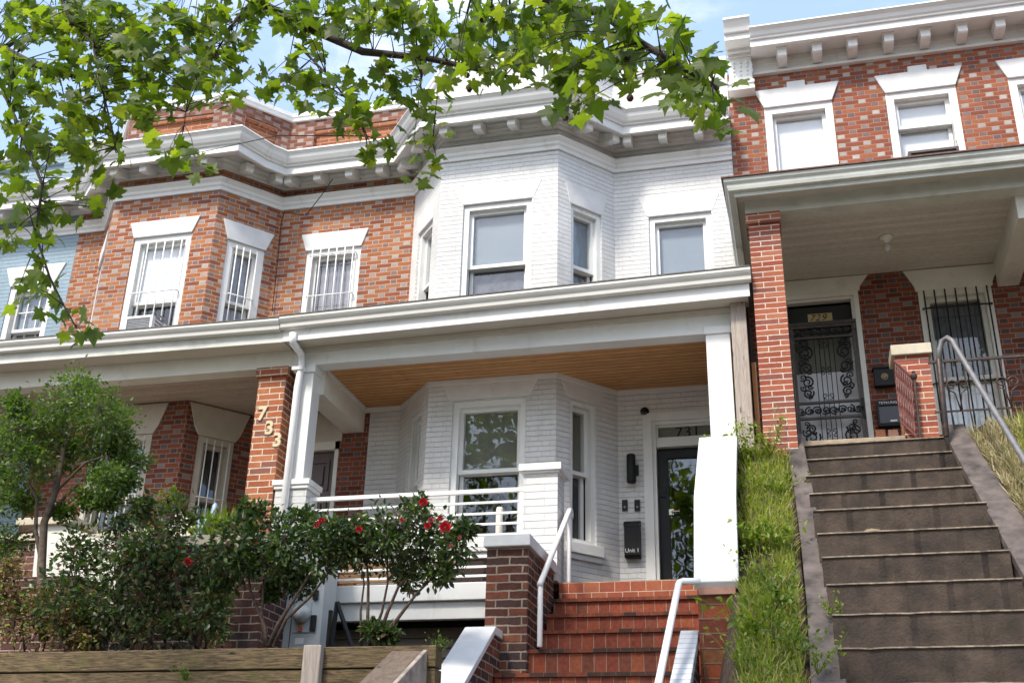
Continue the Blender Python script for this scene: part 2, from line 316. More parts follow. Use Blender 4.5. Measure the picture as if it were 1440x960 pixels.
    def ob(s,name,m,parent=None,smooth=False,label=None): return fin(name,s.v,s.f,m,parent,smooth,label)
class Seg:
    """a straight piece of wall in plan from p0 to p1, seen from -y"""
    def __init__(s,p0,p1):
        s.p0=Vector((p0[0],p0[1],0)); s.p1=Vector((p1[0],p1[1],0)); s.L=(s.p1-s.p0).length; s.t=(s.p1-s.p0)/s.L; s.n=Vector((s.t.y,-s.t.x,0))
    def P(s,u,z,d=0): return s.p0+s.t*u+s.n*d+Vector((0,0,z))
    def px(s,x,y,d=0):
        r=ray(x,y); o=s.p0+s.n*d; t=o.dot(s.n)/r.dot(s.n); p=r*t; return (p-s.p0).dot(s.t),p.z
    def box(s,g,u0,u1,z0,z1,d0,d1):
        g.hexa([s.P(u0,z0,d1),s.P(u1,z0,d1),s.P(u1,z0,d0),s.P(u0,z0,d0),s.P(u0,z1,d1),s.P(u1,z1,d1),s.P(u1,z1,d0),s.P(u0,z1,d0)])
    def poly(s,g,pts,d0,d1): g.prism([s.P(u,z,d1) for u,z in pts],s.n*(d0-d1))
    def ring(s,g,u0,u1,z0,z1,w,d0,d1,wb=None,wt=None):
        wb=w if wb is None else wb; wt=w if wt is None else wt
        s.box(g,u0,u0+w,z0,z1,d0,d1); s.box(g,u1-w,u1,z0,z1,d0,d1)
        s.box(g,u0+w,u1-w,z0,z0+wb,d0,d1); s.box(g,u0+w,u1-w,z1-wt,z1,d0,d1)
    def wall(s,g,z0,z1,ops,rev=.13,u0=0,u1=None):
        u1=s.L if u1 is None else u1
        us=sorted(set([u0,u1]+[o[0] for o in ops]+[o[1] for o in ops])); zs=sorted(set([z0,z1]+[max(z0,o[2]) for o in ops]+[min(z1,o[3]) for o in ops]))
        for i in range(len(us)-1):
            for j in range(len(zs)-1):
                cu_,cz=(us[i]+us[i+1])/2,(zs[j]+zs[j+1])/2
                if any(o[0]<cu_<o[1] and o[2]<cz<o[3] for o in ops): continue
                g.quad(s.P(us[i],zs[j]),s.P(us[i+1],zs[j]),s.P(us[i+1],zs[j+1]),s.P(us[i],zs[j+1]))
        for o in ops:
            a,b,c,d=o[:4]; c=max(c,z0)
            g.quad(s.P(a,c),s.P(a,d),s.P(a,d,-rev),s.P(a,c,-rev)); g.quad(s.P(b,d),s.P(b,c),s.P(b,c,-rev),s.P(b,d,-rev))
            g.quad(s.P(a,d),s.P(b,d),s.P(b,d,-rev),s.P(a,d,-rev)); g.quad(s.P(b,c),s.P(a,c),s.P(a,c,-rev),s.P(b,c,-rev))
def window(house,sg,u0,u1,z0,z1,case=.07,cd=(-.13,-.03),sash=.045,meet=None,top='blind',bot='screen',grid=None,bars=None,trim='white',flip=False,barm='wmetal',barn=None,label=None):
    g=G(); sg.ring(g,u0,u1,z0,z1,case,cd[0],cd[1]); w=g.ob('window',trim,house,label=label)
    a,b,c,d=u0+case,u1-case,z0+case*.8,z1-case
    g=G(); dd=cd[0]-.005
    if meet is None: meet=(c+d)/2
    sg.ring(g,a,b,meet-.02,d,sash,dd-.02,dd+.045); sg.ring(g,a,b,c,meet+.02,sash,dd-.06,dd-.022)
    if grid:
        for k in range(1,grid[0]): u=a+(b-a)*k/grid[0]; sg.box(g,u-.008,u+.008,meet,d-sash,dd-.005,dd+.02); sg.box(g,u-.008,u+.008,c+sash,meet-.02,dd-.05,dd-.03)
        for k in range(1,grid[1]):
            z=meet+(d-meet)*k/grid[1]; sg.box(g,a+sash,b-sash,z-.008,z+.008,dd-.004,dd+.019)
            z=c+(meet-c)*k/grid[1]; sg.box(g,a+sash,b-sash,z-.008,z+.008,dd-.049,dd-.031)
    g.ob('sash',trim,w)
    g=G(); sg.box(g,a+sash*.8,b-sash*.8,meet,d-sash*.8,dd+.004,dd+.008); sg.box(g,a+sash*.8,b-sash*.8,c+sash*.8,meet-.02,dd-.045,dd-.041); g.ob('pane','glass',w)
    if top:
        g=G(); sg.box(g,a,b,meet-.02,d,dd-.032,dd-.026); g.ob('blind',top,w)
    if bot:
        g=G(); sg.box(g,a,b,c,meet-.025,dd-.075,dd-.068); g.ob('screen',bot,w)
    if bars:
        g=G(); n,(ba,bb,bc,bd),zr=bars
        for k in range(n): u=ba+(bb-ba)*k/(n-1); g.tube([sg.P(u,bc,.045),sg.P(u,bd,.045)],.0085,6)
        for z in zr: g.tube([sg.P(ba-.03,z,.045),sg.P(bb+.03,z,.045)],.009,6); g.tube([sg.P(ba-.03,z,.045),sg.P(ba-.03,z,-.02)],.008,6); g.tube([sg.P(bb+.03,z,.045),sg.P(bb+.03,z,-.02)],.008,6)
        g.ob('security_bars',barm,w,smooth=True)
    return w
def textmesh(name,s,size,m,parent,origin,tx,tz,ext=.004,shear=0,off=0,spacing=1,align='LEFT'):
    c=bpy.data.curves.new(name,'FONT'); c.body=s; c.size=size; c.extrude=ext; c.shear=shear; c.offset=off; c.space_character=spacing; c.align_x=align; c.resolution_u=4
    o=bpy.data.objects.new(name,c); COL.objects.link(o); dg=bpy.context.evaluated_depsgraph_get(); me=bpy.data.meshes.new_from_object(o.evaluated_get(dg))
    bpy.data.objects.remove(o); me.name=name
    tx=Vector(tx).normalized(); tz=Vector(tz).normalized(); n=tx.cross(tz)
    V=[Vector(origin)+tx*v.co.x+tz*v.co.y+n*v.co.z for v in me.vertices]; F=[tuple(p.vertices) for p in me.polygons]
    bpy.data.meshes.remove(me); return fin(name,V,F,m,parent)
# ------------------------------------------------------------------ facade plan
D0,DW,DB=10.70,12.15,11.48
PATH=[(-13.5,DW),(-9.55,DW),(-9.12,DW),(-8.56,DB),(-7.0,DB),(-6.43,DW),(-4.52,DW),(-3.95,DB),(-2.46,DB),(-1.88,DW),(-.40,DW)]
def seg(i): return Seg(PATH[i],PATH[i+1])
crown=[(-.2,8.515),(.05,8.515),(.53,8.465),(.535,8.445),(.52,8.43),(.50,8.405),(.485,8.365),(.455,8.315),(.43,8.295),(.425,8.28),(.40,8.278),(.40,8.17),(.385,8.165),(.30,8.205),(.06,8.34),(-.2,8.34)]
bed=[(-.02,8.345),(.075,8.345),(.07,8.31),(.05,8.29),(.05,8.245),(.03,8.23),(.03,8.20),(.012,8.185),(-.02,8.185)]
string=[(-.02,8.03),(.085,8.03),(.09,8.0),(.075,7.985),(.055,7.965),(.05,7.93),(.03,7.91),(.028,7.865),(-.02,7.865)]
coping=[(-.2,9.30),(.035,9.30),(.04,9.345),(.055,9.36),(.055,9.42),(-.2,9.43)]
def cornice(house,i0,i1,brk,trim='white',cp=None):
    g=G(); g.sweep(cp[0] if cp else PATH,crown,*(cp[1:] if cp else (i0,i1))); g.sweep(PATH,bed,i0,i1); c=g.ob('cornice',trim,house)
    for si,us in brk:
        s=seg(si)
        for u in us:
            g=G(); pr=[(.05,8.33),(.05,8.17),(.31,8.085),(.325,8.095),(.325,8.195),(.30,8.205)]
            g.prism([s.P(u-.05,z,d) for d,z in pr],s.t*.10); s.box(g,u-.058,u+.058,8.175,8.198,.29,.335)
            g.ob('bracket',trim,c)
    g=G(); g.sweep(PATH,string,i0,i1); g.ob('string_course',trim,house)
    g=G(); g.sweep(PATH,coping,i0,i1); g.ob('parapet_coping',trim,house)
def spaced(L,n,a=.1): return [a+(L-2*a)*k/(n-1) for k in range(n)]
# ================================================================== HOUSE 731 (white)
H1=thing('row_house',(-2.7,DW,2.4),'white painted brick row house with cedar porch ceiling and black door','row house','row houses along the street')
L0,LB,LR,LW=seg(6),seg(7),seg(8),seg(9)
def opn(sg,x0,y0,x1,y1,zb=None):
    a=sg.px(x0,y0); b=sg.px(x1,y1); return [a[0],b[0],zb if zb is not None else min(a[1],b[1]),max(a[1],b[1])]
fu=opn(LB,652,287,748,280,5.55); ru=[LR.px(803,290)[0],LR.px(846,309)[0],5.55,7.18]; lu=[LR.L-ru[1],LR.L-ru[0],5.55,7.18]; wu=[LW.px(912,306)[0],LW.px(1000,297)[0],5.9,7.18]
fu[3]=7.22
fl=[LB.px(637,566)[0],LB.px(740,558)[0],3.02,4.645]; rl=[LR.px(802,590)[0],LR.px(838,600)[0],3.02,4.645]; ll=[LR.L-rl[1],LR.L-rl[0],3.02,4.645]
dl=[LW.px(904,585)[0],LW.L-.12,2.38,4.58]
g=G()
ZP=5.75
L0.wall(g,ZP,9.32,[lu]); LB.wall(g,ZP,9.32,[fu]); LR.wall(g,ZP,9.32,[ru]); LW.wall(g,ZP,9.32,[wu])
L0.wall(g,2.3,ZP,[ll,[lu[0],lu[1],5.55,ZP]]); LB.wall(g,2.3,ZP,[fl,[fu[0],fu[1],5.55,ZP]]); LR.wall(g,2.3,ZP,[rl,[ru[0],ru[1],5.55,ZP]]); LW.wall(g,2.3,ZP,[dl])
LX=Seg((-4.915,DW),(-4.52,DW)); LX.wall(g,2.3,4.95,[])
g.quad((-.40,DW,2.3),(-.40,20,2.3),(-.40,20,9.32),(-.40,DW,9.32))
g.quad((-4.52,DW+.2,8.5),(-.40,DW+.2,8.5),(-.40,20,8.5),(-4.52,20,8.5))
g.ob('wall','wbrick',H1)
def room(house,x0,x1,z0,z1,m='room',bay=None,y1=16,name='room'):
    y0=12.4; fr=[(x0,y0),(x1,y0)]
    if bay: a,b,c,d=bay; fr=[(x0,y0),(a[0]+.12,y0),(b[0]+.12,b[1]+.22),(c[0]-.12,c[1]+.22),(d[0]-.12,y0),(x1,y0)]
    g=G(); g.quad(*([(p[0],p[1],z0) for p in fr]+[(x1,y1,z0),(x0,y1,z0)])); g.quad(*([(x0,y1,z1),(x1,y1,z1)]+[(p[0],p[1],z1) for p in reversed(fr)]))
    g.quad((x0,y1,z0),(x1,y1,z0),(x1,y1,z1),(x0,y1,z1)); g.quad((x0,y0,z0),(x0,y1,z0),(x0,y1,z1),(x0,y0,z1)); g.quad((x1,y0,z0),(x1,y0,z1),(x1,y1,z1),(x1,y1,z0))
    g.ob(name,m,house)
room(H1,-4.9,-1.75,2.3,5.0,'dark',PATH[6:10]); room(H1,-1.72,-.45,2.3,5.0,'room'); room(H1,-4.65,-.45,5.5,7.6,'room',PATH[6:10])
# flush painted lintels
def lint(house,sg,pts,m='stone',d=.012,name='lintel'): g=G(); sg.poly(g,pts,-.01,d); return g.ob(name,m,house)
for sg,o,e in ((LB,fu,.13),(LR,ru,.08),(L0,lu,.08),(LW,wu,.12)):
    lint(H1,sg,[(o[0]-.02,o[3]+.002),(o[1]+.02,o[3]+.002),(o[1]+e,o[3]+.27),(o[0]-e,o[3]+.27)],d=.006)
for sg,o in ((LB,fl),(LR,rl),(L0,ll)): lint(H1,sg,[(o[0]-.05,4.66),(o[1]+.05,4.66),(o[1]+.14,4.86),(o[0]-.14,4.86)],d=.006)
cornice(H1,6,10,[(6,spaced(L0.L,2,.22)),(7,[.10,.535,.97,1.40]),(8,[.24,.66]),(9,[.22,.66,1.10])])
window(H1,LB,*fu,meet=6.39,top='blind',bot='screen'); window(H1,LR,*ru,meet=6.39,case=.06,top='blind',bot='screen'); window(H1,L0,*lu,meet=6.39,case=.06,top='blind',bot='screen')
window(H1,LW,*wu,meet=6.15,top='blind',bot='blind')
window(H1,LB,*fl,meet=3.83,top='blindg',bot=None,cd=(-.13,-.03),label='wide porch bay window with olive blind half down'); window(H1,LR,*rl,case=.055,meet=3.83,top='blindg',bot=None); window(H1,L0,*ll,case=.055,meet=3.83,top='dark',bot='dark')  # left side window: dark sheets behind the panes paint in the unlit room
for sg,o in ((LB,fl),(LR,rl),(L0,ll)):
    g=G(); sg.box(g,o[0]-.06,o[1]+.06,2.90,3.02,0,.06); sg.box(g,o[0]-.05,o[1]+.05,2.84,2.90,0,.035); g.ob('sill','stone',H1)
g=G(); LW.ring(g,dl[0]-.0,dl[1],2.38,4.60,.10,-.02,.035,wb=.001,wt=.10); LW.ring(g,dl[0]+.10,dl[1]-.10,2.39,4.50,.04,-.09,.01,wb=.001); LW.box(g,dl[0]+.14,dl[1]-.14,4.20,4.29,-.10,-.01)
dfr=g.ob('door_frame','white',H1)
tz0,tz1=4.29,4.46
g=G(); LW.ring(g,dl[0]+.14,dl[1]-.14,tz0,tz1,.025,-.09,-.02); g.ob('transom_frame','white',dfr)
g=G(); LW.box(g,dl[0]+.16,dl[1]-.16,tz0+.02,tz1-.02,-.07,-.06); tr=g.ob('transom','blindg',H1)
q=at(948,609,Y=DW-.03); textmesh('house_number','731',.185,'blackd',tr,(q.x,DW+.055,4.315),(1,0,0),(0,0,1),.004,spacing=1.05)
door=(dl[0]+.14,dl[1]-.14)
g=G(); LW.ring(g,door[0],door[1],2.43,4.20,.115,-.13,-.085,wb=.16,wt=.12); dr=g.ob('door','blackd',H1)
g=G(); LW.box(g,door[0]+.11,door[1]-.11,2.58,4.09,-.115,-.105); g.ob('door_glass','glassd',dr)
g=G(); LW.ring(g,door[0]+.10,door[1]-.10,2.57,4.10,.018,-.09,-.078); g.ob('glass_bead','black',dr)
hq=LW.px(945,719,-.05); g=G(); LW.box(g,hq[0]-.035,hq[0]+.02,hq[1]-.03,hq[1]+.035,-.085,-.07); g.tube([LW.P(hq[0],hq[1],-.08),LW.P(hq[0],hq[1],-.035),LW.P(hq[0]+.09,hq[1],-.03)],.011,8); g.ob('door_handle','chrome',dr)
hq=LW.px(932,690,-.05); g=G(); LW.box(g,hq[0]-.03,hq[0]+.03,hq[1]-.06,hq[1]+.06,-.085,-.065); g.lathe(LW.P(hq[0],hq[1]-.01,-.066),[(.017,0),(.015,.012)],14,LW.n); g.ob('deadbolt','blackd',dr)
# porch: ceiling, beam, eave, gutter, roof
ZC=4.905
g=G(); g.quad((-4.98,10.88,ZC),(-.44,10.88,ZC),(-.44,12.2,ZC),(-4.98,12.2,ZC)); g.ob('porch_ceiling','cedar',H1)
g=G(); g.sweep([(-4.98,DW-.0)]+PATH[6:],[(0,ZC-.06),(.018,ZC-.06),(.022,ZC-.002),(0,ZC-.002)],0,5)
g.box(-4.975,-4.955,10.9,12.13,ZC-.045,ZC-.003); g.ob('ceiling_moulding','white',H1)
g=G(); g.box(-5.30,-.46,D0,D0+.19,4.885,5.20); g.ob('porch_beam','white',H1)
g=G(); g.box(-5.24,-4.98,D0+.19,12.149,4.60,4.93); g.ob('party_beam','cream',H1)
def tiltbox(g,x0,x1,y0,y1,zl,zr,h,zl2=None):
    g.hexa([(x0,y0,zl),(x1,y0,zr),(x1,y1,zr),(x0,y1,zl),(x0,y0,zl+h),(x1,y0,zr+h),(x1,y1,zr+h),(x0,y1,zl+h)])
g=G(); tiltbox(g,-5.32,-.26,D0-.27,D0-.25,5.07,5.14,.14); g.ob('fascia','white',H1)
g=G(); tiltbox(g,-5.31,-.28,D0-.25,D0+.02,5.085,5.155,.02); tiltbox(g,-5.30,-.46,D0-.035,D0-.001,5.03,5.09,.055); g.ob('soffit','soffit',H1)
def gutter(house,x0,x1,y,zl,zr,m='gutter'):
    pr=[(0,0),(-.05,0),(-.065,.012),(-.07,.05),(-.09,.075),(-.105,.10),(-.105,.125),(-.095,.125),(-.09,.11),(0,.11)]
    g=G(); b=len(g.v); k=len(pr)
    g.v+=[(x0,y+o,zl+z) for o,z in pr]+[(x1,y+o,zr+z) for o,z in pr]
    for j in range(k): j2=(j+1)%k; g.f.append((j,k+j,k+j2,j2))
    g.f.append(tuple(reversed(range(k)))); g.f.append(tuple(k+j for j in range(k))); return g.ob('gutter',m,house)
gutter(H1,-5.34,-.235,D0-.27,5.20,5.285)
g=G(); g.hexa([(-5.34,D0-.38,5.33),(-.24,D0-.38,5.415),(-.24,DW,5.80),(-5.34,DW,5.80),(-5.34,D0-.38,5.345),(-.24,D0-.38,5.43),(-.24,DW,5.83),(-5.34,DW,5.83)]); g.ob('porch_roof','slate',H1)
# columns
def column(house,xl,xr,y,zb,zt,m='white'):
    g=G(); d=xr-xl; g.box(xl,xr,y,y+d,zb,zt-.09); c=g.ob('porch_column',m,house)
    g=G(); g.box(xl-.018,xr+.018,y-.018,y+d+.018,zt-.09,zt-.002); g.ob('capital',m,c)
    return c
c=column(H1,-5.245,-5.035,D0+.004,3.56,4.885)
g=G(); g.box(-5.37,-4.94,D0-.04,D0+.32,3.50,3.56); g.box(-5.35,-4.955,D0-.025,D0+.305,3.46,3.50); g.ob('column_cap','white',c)
g=G(); g.box(-5.335,-4.975,D0-.005,D0+.29,1.5,3.46); g.ob('column_base','wpier',H1)
column(H1,-.735,-.49,D0-.015,2.4,4.955)
g=G(); g.box(-2.62,-2.27,D0,D0+.33,2.40,3.50); c=g.ob('pier','wpier',H1)
g=G(); g.box(-2.665,-2.225,D0-.05,D0+.38,3.51,3.585); g.box(-2.645,-2.245,D0-.03,D0+.36,3.49,3.51); g.ob('pier_cap','white',c)
# floor + skirt
g=G(); g.box(-5.3,-.44,D0+.14,12.14,2.33,2.405); g.ob('porch_floor','brownstone',H1)
g=G(); g.box(-4.95,-2.64,D0+.0,D0+.13,2.245,2.415); g.box(-4.95,-2.64,D0+.05,D0+.13,2.07,2.242); g.ob('porch_skirt','white',H1)
g=G(); 
for k in range(6): z=2.06-.1*k; g.hexa([(-5.3,D0+.40,z-.1),(-2.3,D0+.40,z-.1),(-2.3,D0+.43,z-.1),(-5.3,D0+.43,z-.1),(-5.3,D0+.44,z),(-2.3,D0+.44,z),(-2.3,D0+.47,z),(-5.3,D0+.47,z)])
g.ob('basement_siding',basic('grey_brown_siding',(.34,.29,.25),.7,.1,5),H1)
g=G(); g.box(-.45,-.40,D0+.25,12.149,2.4,5.2); g.ob('side_partition','white',H1)
g=G(); g.box(-.47,-.315,D0-.12,D0+.03,3.5,5.285); g.ob('temporary_post','post',H1,label='weathered bare timber post')
g=G(); g.box(-.30,-.255,D0+.05,D0+.14,3.4,4.55); g.ob('stud','stud',H1); g=G(); g.box(-.395,-.30,D0+.10,12.1,3.4,5.25); g.ob('sheathing','dark',H1)
# downspout
g=G(); pts=[at(412,468,Y=D0-.30),at(412,482,Y=D0-.28),at(424,498,Y=D0-.06),at(424,514,Y=D0-.05)]; pts+=[Vector((pts[-1].x-.02,D0-.05,4.6)),Vector((pts[-1].x-.03,D0-.055,1.6))]
g.tube(pts,.04,10); ds=g.ob('downspout','wmetal',H1,True)
g=G(); g.box(pts[-1].x-.06,pts[-1].x+.07,D0-.10,D0-.002,4.80,4.84); g.ob('strap','wmetal',ds)
# painted porch railing
RL=thing('porch_railing',(-3.8,D0+.12,2.4),'white metal porch railing with horizontal bars above the white skirt board','railing')
g=G(); g.box(-4.975,-2.62,D0+.09,D0+.135,3.345,3.385); g.ob('top_rail','wmetal',RL)
for k,z in enumerate((3.245,3.13,3.02,2.91,2.80,2.69,2.59,2.50)):
    g=G(); g.box(-4.96,-2.62,D0+.10,D0+.122,z-.011,z+.011); g.ob('bar','wmetal',RL)
for x in (-4.955,-3.80,-2.66):
    g=G(); g.box(x-.02,x+.02,D0+.095,D0+.13,2.41,3.345)
    if x==-3.80: g.box(x+.05,x+.08,D0+.095,D0+.13,2.41,3.345)
    g.ob('baluster','wmetal',RL)
g=G(); g.box(-4.96,-4.93,D0+.13,12.1,3.12,3.16); g.ob('side_bar','wmetal',RL)
# fixtures at the door
q=LW.px(887.5,658,.08); T=thing('wall_lamp',LW.P(q[0],q[1]-.15,0),'tall black cylinder wall lamp on white brick beside the door','wall lamp')
g=G(); g.lathe(LW.P(q[0],q[1]-.165,.075),[(.047,0),(.05,.01),(.05,.315),(.044,.325)],20); g.ob('shade','black',T,True)
g=G(); LW.box(g,q[0]+.02,q[0]+.075,q[1]-.06,q[1]+.05,.0,.035); g.ob('backplate','black',T)
for x,lb in ((878.5,'small black doorbell panel on white brick, left one of the pair'),(896,'small black doorbell panel by the door frame, right one of the pair')):
    q=LW.px(x,710,.02); T=thing('doorbell',LW.P(q[0],q[1]-.06,0),lb,'doorbell','doorbells by the black door')
    g=G(); LW.box(g,q[0]-.03,q[0]+.03,q[1]-.062,q[1]+.062,.001,.022); g.ob('housing','black',T)
    g=G(); g.lathe(LW.P(q[0],q[1]-.02,.022),[(.013,0),(.012,.005)],14,LW.n); g.ob('button','acgrill',T)
q=LW.px(889.5,781,.08); zt=LW.px(890,731,.08)[1]; T=thing('mailbox',LW.P(q[0],q[1],0),'slim black mailbox marked Unit 1 on white brick','mailbox')
g=G(); LW.box(g,q[0]-.085,q[0]+.085,q[1]+.01,zt-.05,.001,.10); g.prism([LW.P(q[0]-.085,z,d) for d,z in ((.001,q[1]+.01),(.001,q[1]-.015),(.08,q[1]-.015),(.10,q[1]+.01))],LW.t*.17); g.ob('box','black',T)
g=G(); g.prism([LW.P(q[0]-.09,z,d) for d,z in ((.001,zt-.05),(.108,zt-.075),(.108,zt-.045),(.06,zt-.005),(.001,zt+.005))],LW.t*.18); g.ob('lid','blackd',T)
textmesh('lettering','Unit 1',.062,'paper',T,LW.P(q[0]-.078,q[1]+.035,.101),LW.t,(0,0,1),.001)
q=LW.px(906,577,.05); T=thing('security_camera',LW.P(q[0],q[1],0),'small black dome camera above the door frame corner','camera')
g=G(); g.lathe(LW.P(q[0],q[1],.001),[(.05,0),(.05,.03),(.035,.05),(.0,.055)],16,LW.n); g.ob('housing','black',T,True)
g=G(); g.lathe(LW.P(q[0],q[1]-.025,.045),[(.03,-.02),(.03,.01),(.018,.025),(.0,.03)],12,LW.n); g.ob('dome','glassd',T,True)
# porch clutter
q=at(645,803,Y=11.2); T=thing('planter',(-3.2,11.2,2.405),'dark brown wicker planter box on the white porch floor','planter'); 
a=at(622,800,Y=11.15).x; b=at(684,795,Y=11.15).x
g=G(); g.box(a,b,11.05,11.35,2.406,2.72); g.ob('basket','wicker',T); g=G()
g.box(a-.01,b+.01,11.04,11.07,2.72,2.745); g.box(a-.01,b+.01,11.33,11.36,2.72,2.745); g.box(a-.01,a+.02,11.07,11.33,2.72,2.745); g.box(b-.02,b+.01,11.07,11.33,2.72,2.745); g.ob('rim','wicker',T)
a=at(480,812,Y=11.1).x; b=at(560,812,Y=11.1).x
T=thing('crate',(a,11.1,2.405),'tan wooden crate on the porch floor behind the rose bushes','crate')
for k in range(3): g=G(); g.box(a,b,11.05,11.07,2.41+.11*k,2.50+.11*k); g.ob('slat','box',T)
g=G(); g.box(a,b,11.08,11.4,2.41,2.43); g.box(a,a+.02,11.075,11.4,2.43,2.72); g.box(b-.02,b,11.075,11.4,2.43,2.72); g.ob('frame','box',T)
q=at(702,731,Y=11.44); T=thing('pump_bottle',(q.x,11.445,3.022),'white pump bottle with black top on the bay window sill','bottle'); h=at(702,712,Y=11.44).z
g=G(); g.lathe((q.x,11.445,3.022),[(.036,0),(.038,.01),(.038,h-3.05),(.03,h-3.03)],16); g.ob('bottle','plastic',T,True)
g=G(); g.lathe((q.x,11.445,h),[(.016,-.02),(.016,.03),(.006,.035),(.006,.06),(.012,.062),(.012,.075)],10); g.box(q.x-.045,q.x+.01,11.438,11.452,h+.06,h+.075); g.ob('pump','black',T)
q=at(745,671,Y=13.2); 
def lampdisc(name,p,lab,m):
    T=thing(name,p,lab,'ceiling light'); g=G(); g.lathe(Vector(p)+Vector((0,0,.012)),[(.09,0),(.085,-.01),(.07,-.012)],20); g.ob('trim_ring','white',T)
    g=G(); g.lathe(Vector(p),[(.065,.0),(.06,-.006)],20); g.ob('lens',m,T)
lampdisc('ceiling_light',(q.x,13.2,q.z),'warm recessed ceiling light seen through the porch bay window','lamp')
q=at(977,338,Y=13.0)
# ================================================================== HOUSE 733 (orange brick)
H2=thing('row_house',(-7.0,DW,2.4),'orange brick row house with grey header bricks and barred windows numbered 733','row house','row houses along the street')
A0,AL,AB,AR,AW=Seg(PATH[1],PATH[2]),seg(2),seg(3),seg(4),seg(5)
wa=[AB.px(180+12,337)[0],AB.px(270.5,329)[0],5.55,7.26]; wa=[.36,1.27,5.5,7.26]
a0=AB.px(189,337)[0]; a1=AB.px(270,329)[0]; wa=[a0,a1,5.5,7.27]
b0=AR.px(320,340)[0]; b1=AR.px(373,352)[0]; wb=[b0,b1,5.5,7.20]; wl=[AR.L-b1,AR.L-b0,5.5,7.20]
c0=AW.px(431,355)[0]; c1=AW.px(508,347)[0]; wc=[c0,c1,5.9,7.20]
g=G(); rec=.055
pp=lambda s,a,b:[a,b,8.78,9.14]
A0.wall(g,ZP,8.62,[]); AL.wall(g,ZP,8.62,[wl]); AB.wall(g,ZP,8.62,[wa]); AR.wall(g,ZP,8.62,[wb]); AW.wall(g,ZP,8.62,[wc])
w=g.ob('wall','brick733',H2)
g=G(); A0.wall(g,8.62,9.32,[]); 
for s,o in ((AL,pp(AL,.2,AL.L-.2)),(AB,pp(AB,.28,AB.L-.28)),(AR,pp(AR,.2,AR.L-.2)),(AW,pp(AW,.35,AW.L-.35))): s.wall(g,8.62,9.32,[o],rec)
g.quad((-9.55,DW+.2,8.6),(-4.52,DW+.2,8.6),(-4.52,20,8.6),(-9.55,20,8.6))
g.ob('parapet',brick('shaded_parapet_brick',[(.25,.10,.065),(.30,.125,.08),(.21,.08,.055)],[(.38,.30,.27),(.30,.22,.20),(.42,.35,.31)],(.26,.19,.16)),H2)  # brick colours darkened to paint shade onto the parapet
g=G()
for s,o in ((AL,pp(AL,.2,AL.L-.2)),(AB,pp(AB,.28,AB.L-.28)),(AR,pp(AR,.2,AR.L-.2)),(AW,pp(AW,.35,AW.L-.35))):
    g.quad(s.P(o[0],o[2],-rec),s.P(o[1],o[2],-rec),s.P(o[1],o[3],-rec),s.P(o[0],o[3],-rec)); s.box(g,o[0],o[1],o[3]-.06,o[3]-.004,-rec,-.015)
g.ob('parapet_panel',brick('bright_panel_brick',OR[:3],None,(.45,.33,.26),bond='running',L=.25,h=.06),H2)
lowops={}
la=[AB.px(132,640)[0],AB.px(216,600)[0],2.9,4.52]; la=[AB.L-AB.px(216,600)[0]+.02 if False else .32,AB.px(216,600)[0],3.0,4.50]
lb=[AR.px(281,600)[0],AR.px(331,612)[0],3.0,4.50]; l_=[AR.L-lb[1],AR.L-lb[0],3.0,4.50]
q0=AW.px(440,640)[0]-.1; q1=AW.px(476,640)[0]; ld=[max(.06,q0-.55),q1,2.35,4.62]
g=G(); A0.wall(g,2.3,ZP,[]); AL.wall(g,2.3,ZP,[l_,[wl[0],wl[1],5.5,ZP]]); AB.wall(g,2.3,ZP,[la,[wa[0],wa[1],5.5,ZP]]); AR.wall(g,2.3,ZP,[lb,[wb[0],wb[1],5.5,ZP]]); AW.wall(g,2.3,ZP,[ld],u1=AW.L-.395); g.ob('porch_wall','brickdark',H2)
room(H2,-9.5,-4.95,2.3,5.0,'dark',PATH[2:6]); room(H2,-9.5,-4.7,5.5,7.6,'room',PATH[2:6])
cornice(H2,1,6,[(1,[.2]),(2,[.25,.65]),(3,[.12,.56,1.0,1.44]),(4,[.24,.66]),(5,[.2,.62,1.07,1.5,1.8])],cp=(PATH[:3]+[(-8.40,DB),(-6.86,DB),(-6.76,11.72)]+PATH[5:],1,7))
for s,o,e,zt in ((AB,wa,.09,7.50),(AR,wb,.10,7.47),(AL,wl,.10,7.47),(AW,wc,.09,7.45)):
    lint(H2,s,[(o[0]-.005,o[3]-.005),(o[1]+.005,o[3]-.005),(o[1]+e,zt),(o[0]-e,zt)],'stone',.02)
window(H2,AB,*wa,case=.085,cd=(-.12,-.015),meet=6.33,top='blindw',bot=None,bars=(6,(wa[0]+.13,wa[1]-.1,5.6,7.17),(6.42,5.75)),label='bay window with white bars and an air conditioner')
window(H2,AR,*wb,case=.085,cd=(-.12,-.015),meet=6.36,top='curtain',bot='curtain',bars=(4,(wb[0]+.12,wb[1]-.12,5.6,7.12),(6.42,5.75)))
window(H2,AL,*wl,case=.085,cd=(-.12,-.015),meet=6.36,top='curtain',bot='curtain')
window(H2,AW,*wc,case=.085,cd=(-.12,-.015),meet=6.2,top='curtain',bot='curtain',bars=(6,(wc[0]+.11,wc[1]-.09,5.95,7.20),(6.50,7.10)))
